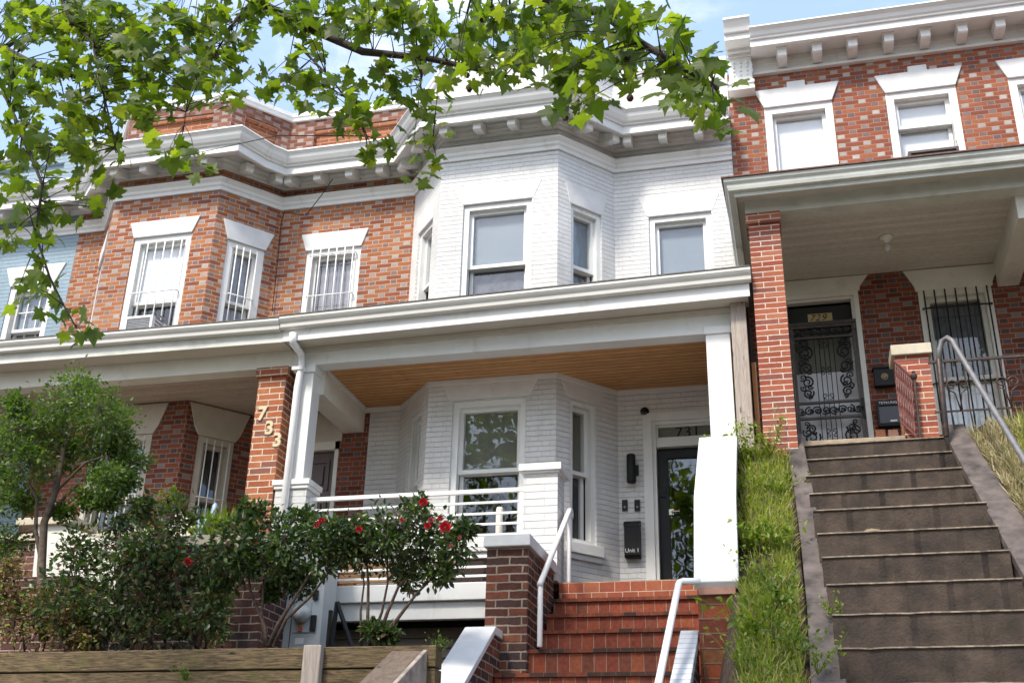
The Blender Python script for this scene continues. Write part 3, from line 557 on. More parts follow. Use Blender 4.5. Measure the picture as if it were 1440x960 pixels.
for s,o in ((AB,la),(AR,lb),(AL,l_)):
    z=ZC-.02; lint(H2,s,[(o[0]-.01,4.50),(o[1]+.01,4.50),(o[1]+.07,4.60),(min(s.L-.01,o[1]+.16),z),(max(.01,o[0]-.16),z),(o[0]-.07,4.60)],'creamshade',.015)
    window(H2,s,*o,case=.08,cd=(-.12,-.01),meet=3.74,top='dark',bot='dark',trim='creamshade',bars=(4 if s is not AB else 7,(o[0]+.1,o[1]-.07,3.0,4.46),(3.74,3.1)))  # dark blind and screen sheets stand in for the unlit room
    g=G(); s.box(g,o[0]-.05,o[1]+.05,2.90,2.998,0,.06); g.ob('sill','stone',H2)
lint(H2,AW,[(ld[0]-.02,4.50),(ld[1]+.03,4.50),(ld[1]+.03,ZC-.02),(ld[0]-.02,ZC-.02)],'creamshade',.02)
g=G(); AW.ring(g,ld[0],ld[1],2.36,4.62,.05,-.10,.012,wb=.001); AW.box(g,ld[0],ld[1],4.40,4.50,-.08,.012); df=g.ob('door_frame','cream',H2)
g=G(); AW.box(g,ld[0]+.05,ld[1]-.05,2.38,4.40,-.10,-.07); d2=g.ob('door','doorwood',H2)
g=G()
for r in range(4):
    for cidx in range(2):
        ua=ld[0]+.11+cidx*(ld[1]-ld[0]-.16)/2; ub=ua+(ld[1]-ld[0]-.16)/2-.08; za=2.5+r*.47; AW.ring(g,ua,ub,za,za+.38,.035,-.075,-.055); AW.box(g,ua+.07,ub-.07,za+.07,za+.31,-.075,-.052)
g.ob('door_panel','doorwood',d2)
g=G(); g.quad((-9.6,10.88,ZC),(-5.24,10.88,ZC),(-5.24,12.2,ZC),(-9.6,12.2,ZC)); g.quad((-14,10.88,ZC),(-9.6,10.88,ZC),(-9.6,12.2,ZC),(-14,12.2,ZC)); g.ob('porch_ceiling','porch733',H2)
g=G(); g.box(-14,-5.302,D0,D0+.19,4.885,5.20); g.ob('porch_beam','cream',H2)
g=G(); tiltbox(g,-14,-5.32,D0-.27,D0-.25,5.13,5.065,.13); g.ob('fascia','old',H2)
g=G(); tiltbox(g,-14,-5.32,D0-.25,D0+.02,5.13,5.075,.02); g.ob('soffit','soffit',H2)
gutter(H2,-14,-5.345,D0-.27,5.25,5.185)
g=G(); g.hexa([(-14,D0-.38,5.37),(-5.345,D0-.38,5.315),(-5.345,DW,5.80),(-14,DW,5.80),(-14,D0-.38,5.385),(-5.345,D0-.38,5.33),(-5.345,DW,5.83),(-14,DW,5.83)]); g.ob('porch_roof','slate',H2)
g=G(); g.box(-5.69,-5.365,D0+.0,D0+.33,1.5,4.78); pl=g.ob('brick_pillar','pil733',H2)
g=G(); g.box(-5.72,-5.335,D0-.03,D0+.36,4.78,4.884); g.ob('pillar_cap','pil733',pl)
for s,(x,y) in zip('733',((369,577),(379,597),(390,614))):
    q=at(x-8,y+11 if s!='7' else y+11,Y=D0-.02); textmesh('house_number',s,.215,'gold',pl,(q.x,D0-.004,q.z-.015),(1,0,0),(0,0,1),.012,off=.006)
g=G(); g.box(-9.6,-5.35,D0+.14,12.14,2.33,2.405); g.ob('porch_floor','brownstone',H2)
g=G(); g.box(-9.6,-5.70,D0+.02,D0+.30,1.2,3.02); g.ob('porch_parapet_wall','brownwall',H2); g=G(); g.box(-9.6,-5.70,D0-.02,D0+.34,3.02,3.10); g.ob('wall_coping','limestone',H2)
# AC unit
def ac(sg,u0,u1,z0,z1,d,body,grille,lab,house=None):
    T=thing('air_conditioner',sg.P((u0+u1)/2,z0,0),lab,'air conditioner')
    g=G(); sg.box(g,u0,u1,z0,z1,-.05,d-.01); sg.ring(g,u0,u1,z0,z1,.03,d-.01,d+.01); g.ob('housing',body,T)
    g=G(); n=int((z1-z0-.06)/.02)
    for k in range(n): z=z0+.03+k*.02; sg.box(g,u0+.03,u1-.03,z,z+.012,d-.012,d-.002)
    g.ob('grille',grille,T)
    g=G(); 
    for a in (0,1): 
        for k in range(5): z=z0+.06+k*.05; y0_=.05 if a==0 else d/2+.02
        if a==0: pass
    for k in range(5): z=z0+.06+k*.05; g.hexa([sg.P(u1+.001,z,.05),sg.P(u1+.004,z,.05),sg.P(u1+.004,z,d-.05),sg.P(u1+.001,z,d-.05),sg.P(u1+.001,z+.03,.05),sg.P(u1+.004,z+.03,.05),sg.P(u1+.004,z+.03,d-.05),sg.P(u1+.001,z+.03,d-.05)])
    g.ob('side_vent',grille,T)
ua=AB.px(174,463,.3)[0]; ub=AB.px(213,460,.3)[0]; ac(AB,ua,ub,5.72,AB.px(200,444,.3)[1],.3,'wmetal','acgrill','white window air conditioner in the barred bay window')
# overhead cable
CB=G(); CB.tube([at(468,252,Y=11.2),at(452,275,Y=11.5),at(430,303,Y=11.8),at(400,298,Y=12.0),at(396,310,Y=12.1),at(389,380,Y=12.11),at(383,438,Y=12.12)],.006,5); o=CB.ob('cable','black',None); props(o,'thin black cable running down the orange brick beside the barred window','cable')
# ================================================================== HOUSE 735 (blue)
H3=thing('row_house',(-11.5,DW,2.4),'blue grey painted brick row house behind the tree leaves','row house','row houses along the street')
B=Seg(PATH[0],PATH[1]); w1=[B.L-.87,B.L-.20,5.6,7.10]; w2=[B.L-2.1,B.L-1.42,5.6,7.10]
w1=[B.px(18,392)[0],B.px(80,384)[0],5.8,7.12]; w2=[w1[0]-1.35,w1[0]-.65,5.8,7.12]
g=G(); B.wall(g,ZP,9.32,[w1,w2,[B.L-2.6,B.L-.5,8.78,9.14]]); B.wall(g,2.3,ZP,[]); g.quad((-13.5,DW+.2,8.6),(-9.55,DW+.2,8.6),(-9.55,20,8.6),(-13.5,20,8.6)); g.ob('wall','bbrick',H3)
g=G(); B.box(g,B.L-2.6,B.L-.5,8.78,9.14,-.14,-.05); g.ob('parapet_panel','bbrick',H3)
cornice(H3,0,1,[(0,[B.L-.25-.44*k for k in range(8)])])
room(H3,-13.4,-9.6,5.5,7.6,'room')
for w_ in (w1,w2):
    lint(H3,B,[(w_[0]-.0,w_[3]-.005),(w_[1],w_[3]-.005),(w_[1]+.13,7.42),(w_[0]-.13,7.42)],'stone',.02)
    window(H3,B,*w_,case=.085,cd=(-.12,-.015),meet=6.45,grid=(3,2),top='blind',bot='blind')
# ================================================================== HOUSE 729 (red brick, right)
H4=thing('row_house',(2.2,DW,3.6),'red brick row house with deep porch and ornate black security door','row house','row houses along the street')
C=Seg((-.395,DW-.004),(5.4,DW-.004)); U=lambda x:x+.395
ra=[U(.03),U(.85),6.9,8.56]; rb=[U(1.48),U(2.29),6.9,8.56]; rc=[U(2.88),U(3.70),6.9,8.56]
gd=[U(.02),U(.90),3.6,5.93]; gw=[U(1.54),U(2.31),4.15,5.85]
g=G(); C.wall(g,6.3,9.15,[ra,rb,rc]); g.ob('wall','brick729',H4)
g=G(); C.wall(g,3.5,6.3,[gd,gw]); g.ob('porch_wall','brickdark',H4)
room(H4,-.3,5.3,3.5,6.2,'room'); room(H4,-.3,5.3,6.6,9,'room')
cr2=[(-.02,9.52),(.05,9.52),(.50,9.475),(.505,9.455),(.49,9.445),(.46,9.42),(.44,9.375),(.42,9.355),(.415,9.335),(.39,9.33),(.39,9.24),(.375,9.235),(.05,9.30),(-.02,9.30)]
fr2=[(-.02,9.30),(.05,9.30),(.05,9.22),(.035,9.21),(.035,9.10),(.065,9.095),(.055,9.065),(-.02,9.06)]
P4=[(-.075,DW),(5.4,DW)]
g=G(); g.sweep(P4,cr2); g.sweep(P4,fr2); c4=g.ob('cornice','white',H4)
for k in range(13):
    x=.30+.425*k; s=C; u=U(x); g=G(); g.prism([s.P(u-.055,z,d) for d,z in ((.04,9.26),(.04,9.125),(.27,9.115),(.29,9.13),(.29,9.225))],s.t*.11); s.box(g,u-.07,u+.07,9.225,9.25,.04,.31); g.ob('bracket','white',c4)
# pilaster console at the party line
g=G(); x0,x1=-.385,-.06
g.box(x0+.02,x1-.02,DW-.13,DW,8.92,9.30); g.box(x0,x1,DW-.17,DW,8.88,8.92); g.box(x0+.01,x1-.01,DW-.15,DW,8.82,8.88); g.box(x0,x1,DW-.18,DW,8.78,8.82)
g.box(x0+.01,x1-.01,DW-.16,DW,9.30,9.33); g.box(x0+.02,x1-.02,DW-.22,DW,9.33,9.40); cs=g.ob('console','white',H4)
g=G(); g.sweep([(x0,DW),(x1,DW)],[(0,9.64),(.55,9.62),(.555,9.59),(.53,9.57),(.49,9.50),(.47,9.45),(.43,9.445),(.43,9.36),(.40,9.355),(0,9.40)]); g.ob('console_cap','white',cs)
g=G()
for cx in (-.305,-.222,-.14):
    for k in range(5): r=.022-.003*k; g.lathe((cx,DW-.13,9.22-.065*k),[(r,0),(r*.9,.012),(r*.4,.02)],10,Vector((0,-1,0)))
for k in range(11): g.lathe((-.36+.028*k,DW-.165,9.315),[(.011,0),(.006,.012)],8,Vector((0,-1,0)))
g.ob('rosette','white',cs)
for o in (ra,rb,rc):
    zt=8.84; m_=(o[0]+o[1])/2
    lint(H4,C,[(o[0]-.0,8.56),(o[1],8.56),(o[1]+.105,zt-.01),(m_+.11,zt-.01),(m_+.11,zt+.07),(m_-.11,zt+.07),(m_-.11,zt-.01),(o[0]-.105,zt-.01)],'stone',.03)
window(H4,C,*ra,case=.09,cd=(-.12,.0),meet=7.0,top='blindw',bot='blindw'); window(H4,C,*rb,case=.09,cd=(-.12,.0),meet=8.1,top='blindw',bot='blindw',label='window with a dark air conditioner at its foot'); window(H4,C,*rc,case=.09,cd=(-.12,.0),meet=8.0,top='blindw',bot='blindw')
a=C.px(1278,222,.15)[0]; b=C.px(1349,212,.15)[0]; ac(C,a,b,7.45,C.px(1310,208,.15)[1]-.02,.15,'acbrown','acgrill','dark brown window air conditioner above the right porch roof')
# porch 729
ZQ=6.13
g=G(); g.quad((-.2,10.6,ZQ),(2.38,10.6,ZQ),(2.38,12.2,ZQ),(-.2,12.2,ZQ)); g.quad((2.6,10.6,ZQ),(5.4,10.6,ZQ),(5.4,12.2,ZQ),(2.6,12.2,ZQ)); g.ob('porch_ceiling','porch729',H4)
g=G(); g.box(-.25,5.4,10.45,10.62,6.085,6.27); g.box(-.25,-.2,10.62,12.14,6.085,6.27); g.ob('porch_beam','old',H4)
g=G(); g.box(2.38,2.6,10.62,12.14,5.83,6.14); g.ob('cross_beam','cream',H4)
g=G(); g.box(-.345,5.4,10.215,10.235,6.17,6.27); g.box(-.345,-.325,10.235,12.14,6.17,6.27); g.ob('fascia','old',H4)
g=G(); g.box(-.32,5.4,10.237,10.47,6.245,6.265); g.box(-.323,-.252,10.47,12.14,6.245,6.265); g.ob('soffit','soffit',H4)
gp=[(-.0,6.22),(.05,6.22),(.06,6.25),(.065,6.28),(.09,6.305),(.095,6.34),(.0,6.34)]
g=G(); g.sweep([(-.346,12.14),(-.346,10.214),(5.4,10.214)],[(o,z) for o,z in gp]); g.ob('gutter','old',H4)
g=G(); g.hexa([(-.46,10.10,6.342),(5.4,10.10,6.342),(5.4,12.14,6.75),(-.46,12.14,6.75),(-.46,10.10,6.356),(5.4,10.10,6.356),(5.4,12.14,6.77),(-.46,12.14,6.77)]); g.ob('porch_roof','rustroof',H4)
g=G(); g.box(-.225,.085,10.46,10.76,2.9,5.965); p4=g.ob('brick_pillar','pil729',H4); g=G(); g.box(-.25,.10,10.43,10.79,5.965,6.083); g.ob('pillar_cap','pil729',p4)
g=G(); g.box(1.078,1.386,10.76,11.06,2.9,4.508); p5=g.ob('low_pier','pil729',H4); g=G(); g.box(1.042,1.418,10.72,11.09,4.508,4.616); g.ob('pier_cap','limestone',p5)
g=G(); g.box(-.3,5.4,10.80,12.14,3.45,3.60); g.ob('porch_floor','slab',H4)
# lintel bands of the porch wall
for o in (gd,gw): lint(H4,C,[(max(0.005,o[0]-.02),o[3]-.0),(o[1]+.02,o[3]),(o[1]+.03,o[3]+.06),(o[1]+.13,ZQ-.01),(max(.005,o[0]-.13),ZQ-.01),(max(.005,o[0]-.03),o[3]+.06)],'cream',.02)
# doorway
g=G(); C.ring(g,gd[0],gd[1],3.6,5.93,.055,-.10,.02,wb=.001); C.ring(g,gd[0]+.055,gd[1]-.055,3.6,5.875,.03,-.10,-.01,wb=.001); g.ob('door_frame','cream',H4)
g=G(); C.box(g,gd[0]+.085,gd[1]-.085,5.60,5.80,-.08,-.07); tr4=g.ob('transom','dark',H4)
q=C.px(1139,451,-.06); g=G(); C.box(g,q[0]-.02,q[0]+.25,q[1]-.015,q[1]+.085,-.07,-.066); g.ob('number_plate','goldd',tr4); textmesh('house_number','729',.115,'black',tr4,C.P(q[0]-.01,q[1]-.005,-.0655),C.t,(0,0,1),.001,shear=.35,spacing=1.15)
g=G(); C.box(g,gd[0]+.085,gd[1]-.085,3.6,5.60,-.16,-.12); C.box(g,gd[0]+.085,gd[1]-.085,5.5,5.58,-.12,-.05); dd4=g.ob('door','white',H4)
g=G(); C.box(g,gd[0]+.17,gd[1]-.17,3.8,5.05,-.118,-.115); g.ob('door_glass','paper',dd4); g=G(); C.box(g,gd[0]+.13,gd[1]-.13,5.0,5.5,-.117,-.114); g.ob('upper_panel','blindg',dd4)
sx0,sx1,sz0,sz1=gd[0]+.075,gd[1]-.055,3.62,5.56
g=G(); C.ring(g,sx0-.02,sx1+.02,sz0-.015,sz1+.02,.04,-.03,.015); C.ring(g,sx0+.025,sx1-.025,sz0+.02,sz1-.03,.03,-.02,.025)
for z in (4.42,4.60,5.38): C.box(g,sx0+.04,sx1-.04,z-.012,z+.012,-.015,.022)
sd=g.ob('security_door',basic('bronze_door_metal',(.065,.05,.042),.45,.2,20,metal=.4),H4)
g=G(); um=(sx0+sx1)/2
for k in (-2,-1,0,1,2):
    u=um+k*.052; g.tube([C.P(u,sz0+.05,.0),C.P(u,5.37,.0)],.005,5)
def spiral(g,s,u,z,r,turn,a0,dirn,th=.006,d=.0,n=18):
    pts=[]
    for i in range(n):
        t=i/(n-1); a=a0+dirn*turn*t*2*math.pi; rr=r*(1-.8*t); pts.append(s.P(u+rr*math.cos(a),z+rr*math.sin(a),d))
    g.tube(pts,[th*(1-.3*i/n) for i in range(n)],5)
for z in (3.80,4.25,4.66,4.98,5.30):
    for sgn in (-1,1):
        spiral(g,C,um+sgn*.03,z+.02,.03,1.2,-math.pi/2,sgn,.006); spiral(g,C,um+sgn*.03,z-.03,.025,1.2,math.pi/2,-sgn,.005)
for sgn in (-1,1):
    uc=um+sgn*.225
    for z,r,a in ((3.80,.075,.0),(3.98,.085,1.5),(4.20,.09,.5),(4.30,.05,3),(4.72,.06,.4),(4.85,.07,2),(5.02,.075,4),(5.20,.085,1),(5.32,.05,3)):
        spiral(g,C,uc-sgn*.015,z,r,1.6,a,sgn,.011); spiral(g,C,uc+sgn*.03,z+.06,r*.6,1.3,a+2,-sgn,.009)
        spiral(g,C,uc-sgn*.04,z-.05,r*.45,1.2,a+4,sgn,.009)
for k in range(8):
    u=sx0+.07+(sx1-sx0-.14)*k/7; spiral(g,C,u,4.51,.05,1.4,k*1.3,1 if k%2 else -1,.009); spiral(g,C,u+.02,4.50,.03,1.2,k*2.1,-1,.008)
    spiral(g,C,u,5.45,.045,1.4,k*1.7,1 if k%2 else -1,.008); spiral(g,C,u+.03,5.45,.03,1.2,k*2.3,-1,.008)
g.ob('scrollwork','black',sd,True)
g=G(); C.box(g,sx1-.045,sx1-.01,4.38,4.62,.015,.03); g.tube([C.P(sx1-.03,4.5,.03),C.P(sx1-.03,4.5,.07),C.P(sx1-.1,4.5,.07)],.01,6); g.ob('handle','black',sd)
# porch window
window(H4,C,*gw,case=.075,cd=(-.10,.012),meet=4.80,top='screen',bot='blindw',trim='cream',bars=(7,(gw[0]+.06,gw[1]-.05,4.1,5.84),(5.62,4.72)),barm='black')
for nm,x0_,x1_,y0_,y1_ in (('upper',1229,1256,515,541),):
    a=C.px(1228,514,.12); b=C.px(1257,560,.12)
ma=[C.px(1228,516,.12)[0],C.px(1257,513,.12)[0],C.px(1230,541,.12)[1],C.px(1230,515,.12)[1]]
T=thing('mailbox',C.P(ma[0]+.1,ma[2],0),'black mailbox with round gold emblem on dark brick, upper of two','mailbox','mailboxes by the ornate door')
g=G(); C.box(g,ma[0],ma[1],ma[2],ma[3]-.02,.0,.10); g.ob('box','black',T); g=G(); C.box(g,ma[0]-.01,ma[1]+.01,ma[3]-.02,ma[3],.0,.12); g.ob('lid','black',T)
g=G(); um_,zm_=(ma[0]+ma[1])/2,(ma[2]+ma[3])/2-.01; n=20
pts=[C.P(um_+.032*math.cos(t*2*math.pi/n),zm_+.034*math.sin(t*2*math.pi/n),.103) for t in range(n+1)]; g.tube(pts,.004,5)
spiral(g,C,um_,zm_,.024,1.5,.4,1,.004,.103); spiral(g,C,um_,zm_,.022,1.2,3.4,-1,.004,.103); g.ob('emblem','goldd',T)
mb=[C.px(1232,563,.12)[0],C.px(1266,560,.12)[0],C.px(1235,598,.12)[1],C.px(1232,562,.12)[1]]
T=thing('mailbox',C.P(mb[0]+.1,mb[2],0),'larger black mailbox with white letter strip, lower of two','mailbox','mailboxes by the ornate door')
g=G(); C.box(g,mb[0],mb[1],mb[2],mb[3],.0,.09); C.ring(g,mb[0],mb[1],mb[2],mb[3]-.05,.014,.09,.10); g.ob('box','black',T)
g=G(); C.box(g,mb[0]+.02,mb[1]-.02,mb[2]+.03,mb[3]-.075,.09,.098); g.ob('flap',basic('grey_black_flap',(.05,.055,.065),.4),T)
textmesh('lettering','TEYKUNG',.04,'paper',T,C.P(mb[0]+.025,mb[3]-.042,.093),C.t,(0,0,1),.001,spacing=1.05)
g=G(); C.box(g,(mb[0]+mb[1])/2,(mb[0]+mb[1])/2+.07,mb[2]+.045,mb[2]+.062,.098,.101); g.ob('label_plate','paper',T)
# bricks left on the porch floor
for x0b,x1b,lab in ((1231,1245,'loose orange brick on porch floor under the mailboxes, left one'),(1249,1263,'loose pinkish brick on porch floor under the mailboxes, right one')):
    a=at(x0b,612,Y=11.9); b=at(x1b,612,Y=11.9); g=G(); g.box(a.x,b.x,11.85,12.0,3.602,at(x0b,604,Y=11.85).z); o=g.ob('loose_brick',basic('single_brick',(.42,.16,.08) if x0b<1240 else (.46,.24,.17),.8,.2,20),None); props(o,lab,'brick')
# bulb fixture
q=at(1246,333,Z=ZQ); T=thing('ceiling_light',(q.x,q.y,ZQ-.12),'bare bulb light on the grey porch ceiling','ceiling light')
g=G(); g.lathe((q.x,q.y,ZQ),[(.075,0),(.075,-.02),(.05,-.045),(.035,-.05),(.035,-.09)],18); g.ob('base','cream',T,True)
g=G(); g.lathe((q.x,q.y,ZQ-.09),[(.03,0),(.04,-.02),(.043,-.05),(.03,-.08),(.0,-.095)],14); g.ob('bulb','bulb',T,True)
# railing on the porch front, right of low pier
T=thing('porch_railing',(2.4,10.6,3.6),'black iron railing with twisted bars and scrolls behind dry grass','railing')
z1=at(1400,503,Y=10.6).z; g=G(); g.box(1.35,5.2,10.585,10.61,z1-.012,z1+.012); g.box(1.35,5.2,10.59,10.606,3.84,3.855); g.ob('rail','iron',T)
for k in range(14):
    x=1.50+.165*k; g=G(); g.tube([(x+.004*math.sin(i),10.598+.004*math.cos(i),3.64+(z1-3.65)*i/14) for i in range(15)],.0075,5); g.ob('baluster','iron',T)
for x in (1.58,2.02,2.32):
    g=G()
    sR=Seg((0,10.585),(5,10.585))
    for sgn in (-1,1): spiral(g,sR,x+sgn*.055,4.10,.055,1.3,math.pi*(1 if sgn>0 else 0),-sgn,.009); g.tube([(x,10.585,3.85),(x+sgn*.03,10.585,4.02),(x+sgn*.1,10.585,4.07)],.007,5)
    g.ob('scroll','iron',T,True)
# short red-brown stair railing left of low pier
T=thing('stair_railing',(1.1,10.3,3.6),'short rust red iron railing leaning beside the low brick pier','railing')
pA=at(1257,507,Y=10.735); pB=at(1283,531,Y=10.70); qA=at(1266,592,Y=10.735); qB=at(1288,613,Y=10.70)
g=G(); g.tube([pA,pB],.016,6); g.tube([qA,qB],.010,6); g.ob('rail','rediron',T)
for k in range(10):
    t=(k+.5)/10.; a=pA.lerp(pB,t); b=qA.lerp(qB,t); g=G(); g.tube([a.lerp(b,i/12)+Vector((.004*math.sin(i*2),.004*math.cos(i*2),0)) for i in range(13)],.007,5); g.ob('baluster','rediron',T)
g=G(); pC=at(1285,528,Y=10.69); qC=at(1294,616,Y=10.69); g.tube([pC,qC],.014,6); g.lathe(pC+Vector((0,0,.01)),[(.02,-.05),(.03,-.03),(.032,-.01),(.02,.01),(.012,.015),(.018,.03),(.0,.04)],12); g.ob('newel_post','iron',T)
# ================================================================== STAIRS 731
ST=thing('brick_stairs',(-1.6,10.2,1.0),'red terracotta brick stairs with dark worn nosings up to the black door','stairs')
YS=[10.80,10.52,10.24,9.96,9.68,9.40,9.12,8.84]; ZS=[2.405,2.19,1.995,1.80,1.59,1.355,1.16,.96]
xr=-.80
for k in range(len(YS)):
    x0=-2.27 if k<4 else (-2.47 if k==4 else -2.52-.0*k)
    zt=ZS[k]; zb=ZS[k+1] if k+1<len(ZS) else zt-.2; yb=11.2 if k==0 else YS[k-1]+.05
    if k==0:
        g=G(); g.box(x0,xr,YS[0],yb,zt-.20,zt); g.ob('tread','tile2',ST,label='landing edge of two rows of light terracotta tile')
    else:
        g=G(); g.box(x0,xr,YS[k]+.018,yb,zb-.05,zt-.034); g.ob('riser','tile',ST)
        g=G(); g.box(x0,xr,YS[k]-.006,yb-.03,zt-.032,zt); g.ob('tread','nose',ST)
# brown brick pier with white cap left of the stairs
T=thing('brick_pier',(-2.5,10.1,1.3),'old brown brick pier with white cap left of the red stairs','pier')
g=G(); g.box(-2.68,-2.30,9.62,10.69,1.2,2.47); g.ob('shaft','brown',T); g=G(); g.box(-2.70,-2.275,9.57,10.69,2.47,2.575); g.ob('cap','stone',T)
# low cheek wall with white sloping coping
T=thing('cheek_wall',(-2.65,9.2,.8),'low brick stair wall with white painted sloping coping, left of the stairs','stair wall')
zt=1.74; sl=(1.74-1.02)/(1.15)
pts=[(9.70,zt),(9.40,zt),(8.2,zt-.78),(8.2,zt-.84),(9.38,zt-.065),(9.70,zt-.065)]
g=G(); g.prism([(-2.79,y,z) for y,z in [(10.3,zt),(9.40,zt),(8.2,zt-.78),(8.2,zt-.85),(9.38,zt-.07),(10.3,zt-.07)]],(.275,0,0)); g.ob('coping','stone',T)
g=G(); g.prism([(-2.76,y,z) for y,z in [(9.60,zt-.071),(9.38,zt-.071),(8.2,zt-.851),(8.2,.3),(9.60,.3)]],(.225,0,0)); g.ob('wall','brown',T)
# right cheek wall with white slab and worn brick pier
T=thing('cheek_wall',(-.62,9.6,1.0),'white painted sloping slab on worn orange brick pier, right of the red stairs','stair wall')
pr=[(10.68,3.56),(10.06,3.545),(9.22,2.73),(8.90,1.955),(8.94,1.90),(9.28,2.66),(10.06,3.46),(10.68,3.47)]
xa,xb=-.80,-.455
g=G(); g.prism([(xa,y,z) for y,z in pr],(xb-xa,0,0)); g.ob('coping','stone',T)
g=G(); g.prism([(xa+.02,y,z) for y,z in [(10.68,3.469),(10.06,3.459),(9.28,2.659),(8.96,1.95),(8.96,.6),(10.68,.6)]],(xb-xa-.04,0,0)); g.ob('wall','bigbrick',T)
g=G(); g.box(xa+.03,xb-.03,8.915,8.958,1.86,1.915); g.ob('ledge_brick',basic('pinkish_ledge_brick',(.42,.22,.17),.8,.15,15),T)
T=thing('lower_coping',(-.9,8.8,.9),'pale grey painted brick coping sloping beside the worn orange pier','stair wall')
g=G(); g.prism([(-.935,y,z) for y,z in [(9.08,1.62),(8.0,.99),(8.0,.90),(9.08,1.53)]],(.145,0,0)); g.ob('coping',brick('grey_white_painted_coping_brick',[(.60,.63,.66),(.56,.59,.62),(.64,.66,.69)],None,(.25,.26,.28),L=2,h=.085,bond='running',mw=.006,mottle=.1),T)
g=G(); g.prism([(-.925,y,z) for y,z in [(9.07,1.529),(8.01,.899),(8.01,.3),(9.07,.3)]],(.125,0,0)); g.ob('wall','brown',T)
# handrails 731
T=thing('handrail',(-2.2,10.3,1.8),'white pipe handrail on two posts at the left of the red stairs','handrail')
X=-2.19
a=at(759,822,X=X); b=at(801,716,X=X); g=G(); g.tube([a,b+Vector((0,-.02,-.02)),b+Vector((0,.02,.005)),b+Vector((0,.06,.0)),b+Vector((0,.08,-.04)),b+Vector((0,.07,-.07))],.026,12); g.ob('rail','wmetal',T,True)
g=G(); g.tube([(X,a.y+.03,1.60),(X,a.y+.03,a.z+.03)],.024,10); g.ob('post','wmetal',T,True); g=G(); g.tube([(X,b.y-.03,2.20),(X,b.y-.03,b.z-.03)],.024,10); g.ob('post','wmetal',T,True)
T=thing('handrail',(-.93,8.3,1.2),'white pipe handrail bending down from the worn orange pier','handrail')
a=at(985,817,Y=8.85); b=at(955,817,Y=8.85); c_=at(925,965,Y=7.7); g=G(); d_=(c_-b).normalized()
g.tube([a,b+Vector((.03,0,0)),b+d_*.02+Vector((.005,0,0)),b+d_*.07,c_,c_+d_*.8],.027,12); g.ob('rail','wmetal',T,True)
p_=c_+d_*.7; g=G(); g.tube([p_,Vector((p_.x,p_.y,-.6))],.025,10); g.ob('post','wmetal',T,True)
# ================================================================== STAIRS 729
T4=thing('concrete_stairs',(.9,9.6,1.2),'dark brown worn concrete stairs climbing to the ornate black door','stairs')
ratios=[.3387,.3253,.3103,.294,.2788,.2581,.2374,.214,.1885,.1608]
YK=[10.69,10.36,10.05,9.76,9.42,9.15,8.90,8.65,8.40,8.15,7.88,7.6]
ZK=[r*y for r,y in zip(ratios,YK)]+[1.04,.77]
XL=[.152+.0125*k for k in range(12)]; XR=[1.389+.0125*k for k in range(12)]
for k in range(12):
    zt=ZK[k]; zb=ZK[k+1] if k<11 else zt-.27; yb=YK[k-1]+.06 if k else 10.9; g=G(); dy=.03
    N=26; xs=[XL[k]-.05+(XR[k]-XL[k]+.10)*i/N for i in range(N+1)]
    for i in range(N):
        j0,j1=[.008*math.sin(5*k+i*.9)+.005*math.sin(i*2.3+k*2)-(.03 if (i*7+k*13)%29==0 else 0)-(.016 if (i*5+k*3)%17==0 else 0) for i in (i,i+1)]
        xa_,xb_=xs[i],xs[i+1]; ya=YK[k]-dy*i/N+j0; y2=YK[k]-dy*(i+1)/N+j1
        g.quad((xa_,ya,zb-.06),(xb_,y2,zb-.06),(xb_,y2,zt+j1*.3),(xa_,ya,zt+j0*.3)); g.quad((xa_,ya,zt+j0*.3),(xb_,y2,zt+j1*.3),(xb_,yb,zt),(xa_,yb,zt))
    g.ob('step','brownstone',T4)
    g=G()
    for i in range(N):
        j0,j1=[.008*math.sin(5*k+i*.9)+.005*math.sin(i*2.3+k*2)-(.03 if (i*7+k*13)%29==0 else 0)-(.016 if (i*5+k*3)%17==0 else 0) for i in (i,i+1)]
        xa_,xb_=xs[i],xs[i+1]; ya=YK[k]-dy*i/N+j0-.014; y2=YK[k]-dy*(i+1)/N+j1-.014; z0_,z1_=zt+j0*.3+.004,zt+j1*.3+.004
        g.hexa([(xa_,ya,z0_-.010),(xb_,y2,z1_-.010),(xb_,yb,z1_-.010),(xa_,yb,z0_-.010),(xa_,ya,z0_),(xb_,y2,z1_),(xb_,yb,z1_),(xa_,yb,z0_)])
    g.ob('tread_edge','edge',T4)
    if k in (2,3,4):
        g=G(); n=12
        for i in range(n): 
            t=i/n; w=.85*math.sin(math.pi*t)
            g.quad((.3+.7*t,YK[k]+.04,zt+.002),(.3+.7*(t+1/n),YK[k]+.04,zt+.002),(.3+.7*(t+1/n),YK[k]+.12,zt+.03),(.3+.7*t,YK[k]+.12,zt+.03))
for k,(u0_,u1_) in ((3,(.30,.95)),(4,(.22,.75)),(5,(.25,1.05))):
    g=G(); n=16; V0=len(g.v)
    for i in range(n+1):
        t=i/n; x=u0_+(u1_-u0_)*t; w=max(0.02,math.sin(math.pi*t))**.5*(.85+.12*math.sin(i*1.1))
        zt=ZK[k]+.006; yb=YK[k-1]+.055; g.v+=[(x,yb-.20*w,zt-.004),(x,yb-.10*w,zt+.07*w),(x,yb+.01,zt+.15*w)]
    for i in range(n):
        for j in (0,1): a=V0+i*3+j; g.f.append((a,a+3,a+4,a+1))
    g.ob('soil_patch','dust',T4,True)
g=G(); g.box(.13,1.10,10.76,11.0,ZK[0]-.03,at(1180,617,Y=10.76).z); g.ob('landing_slab','slab',T4)
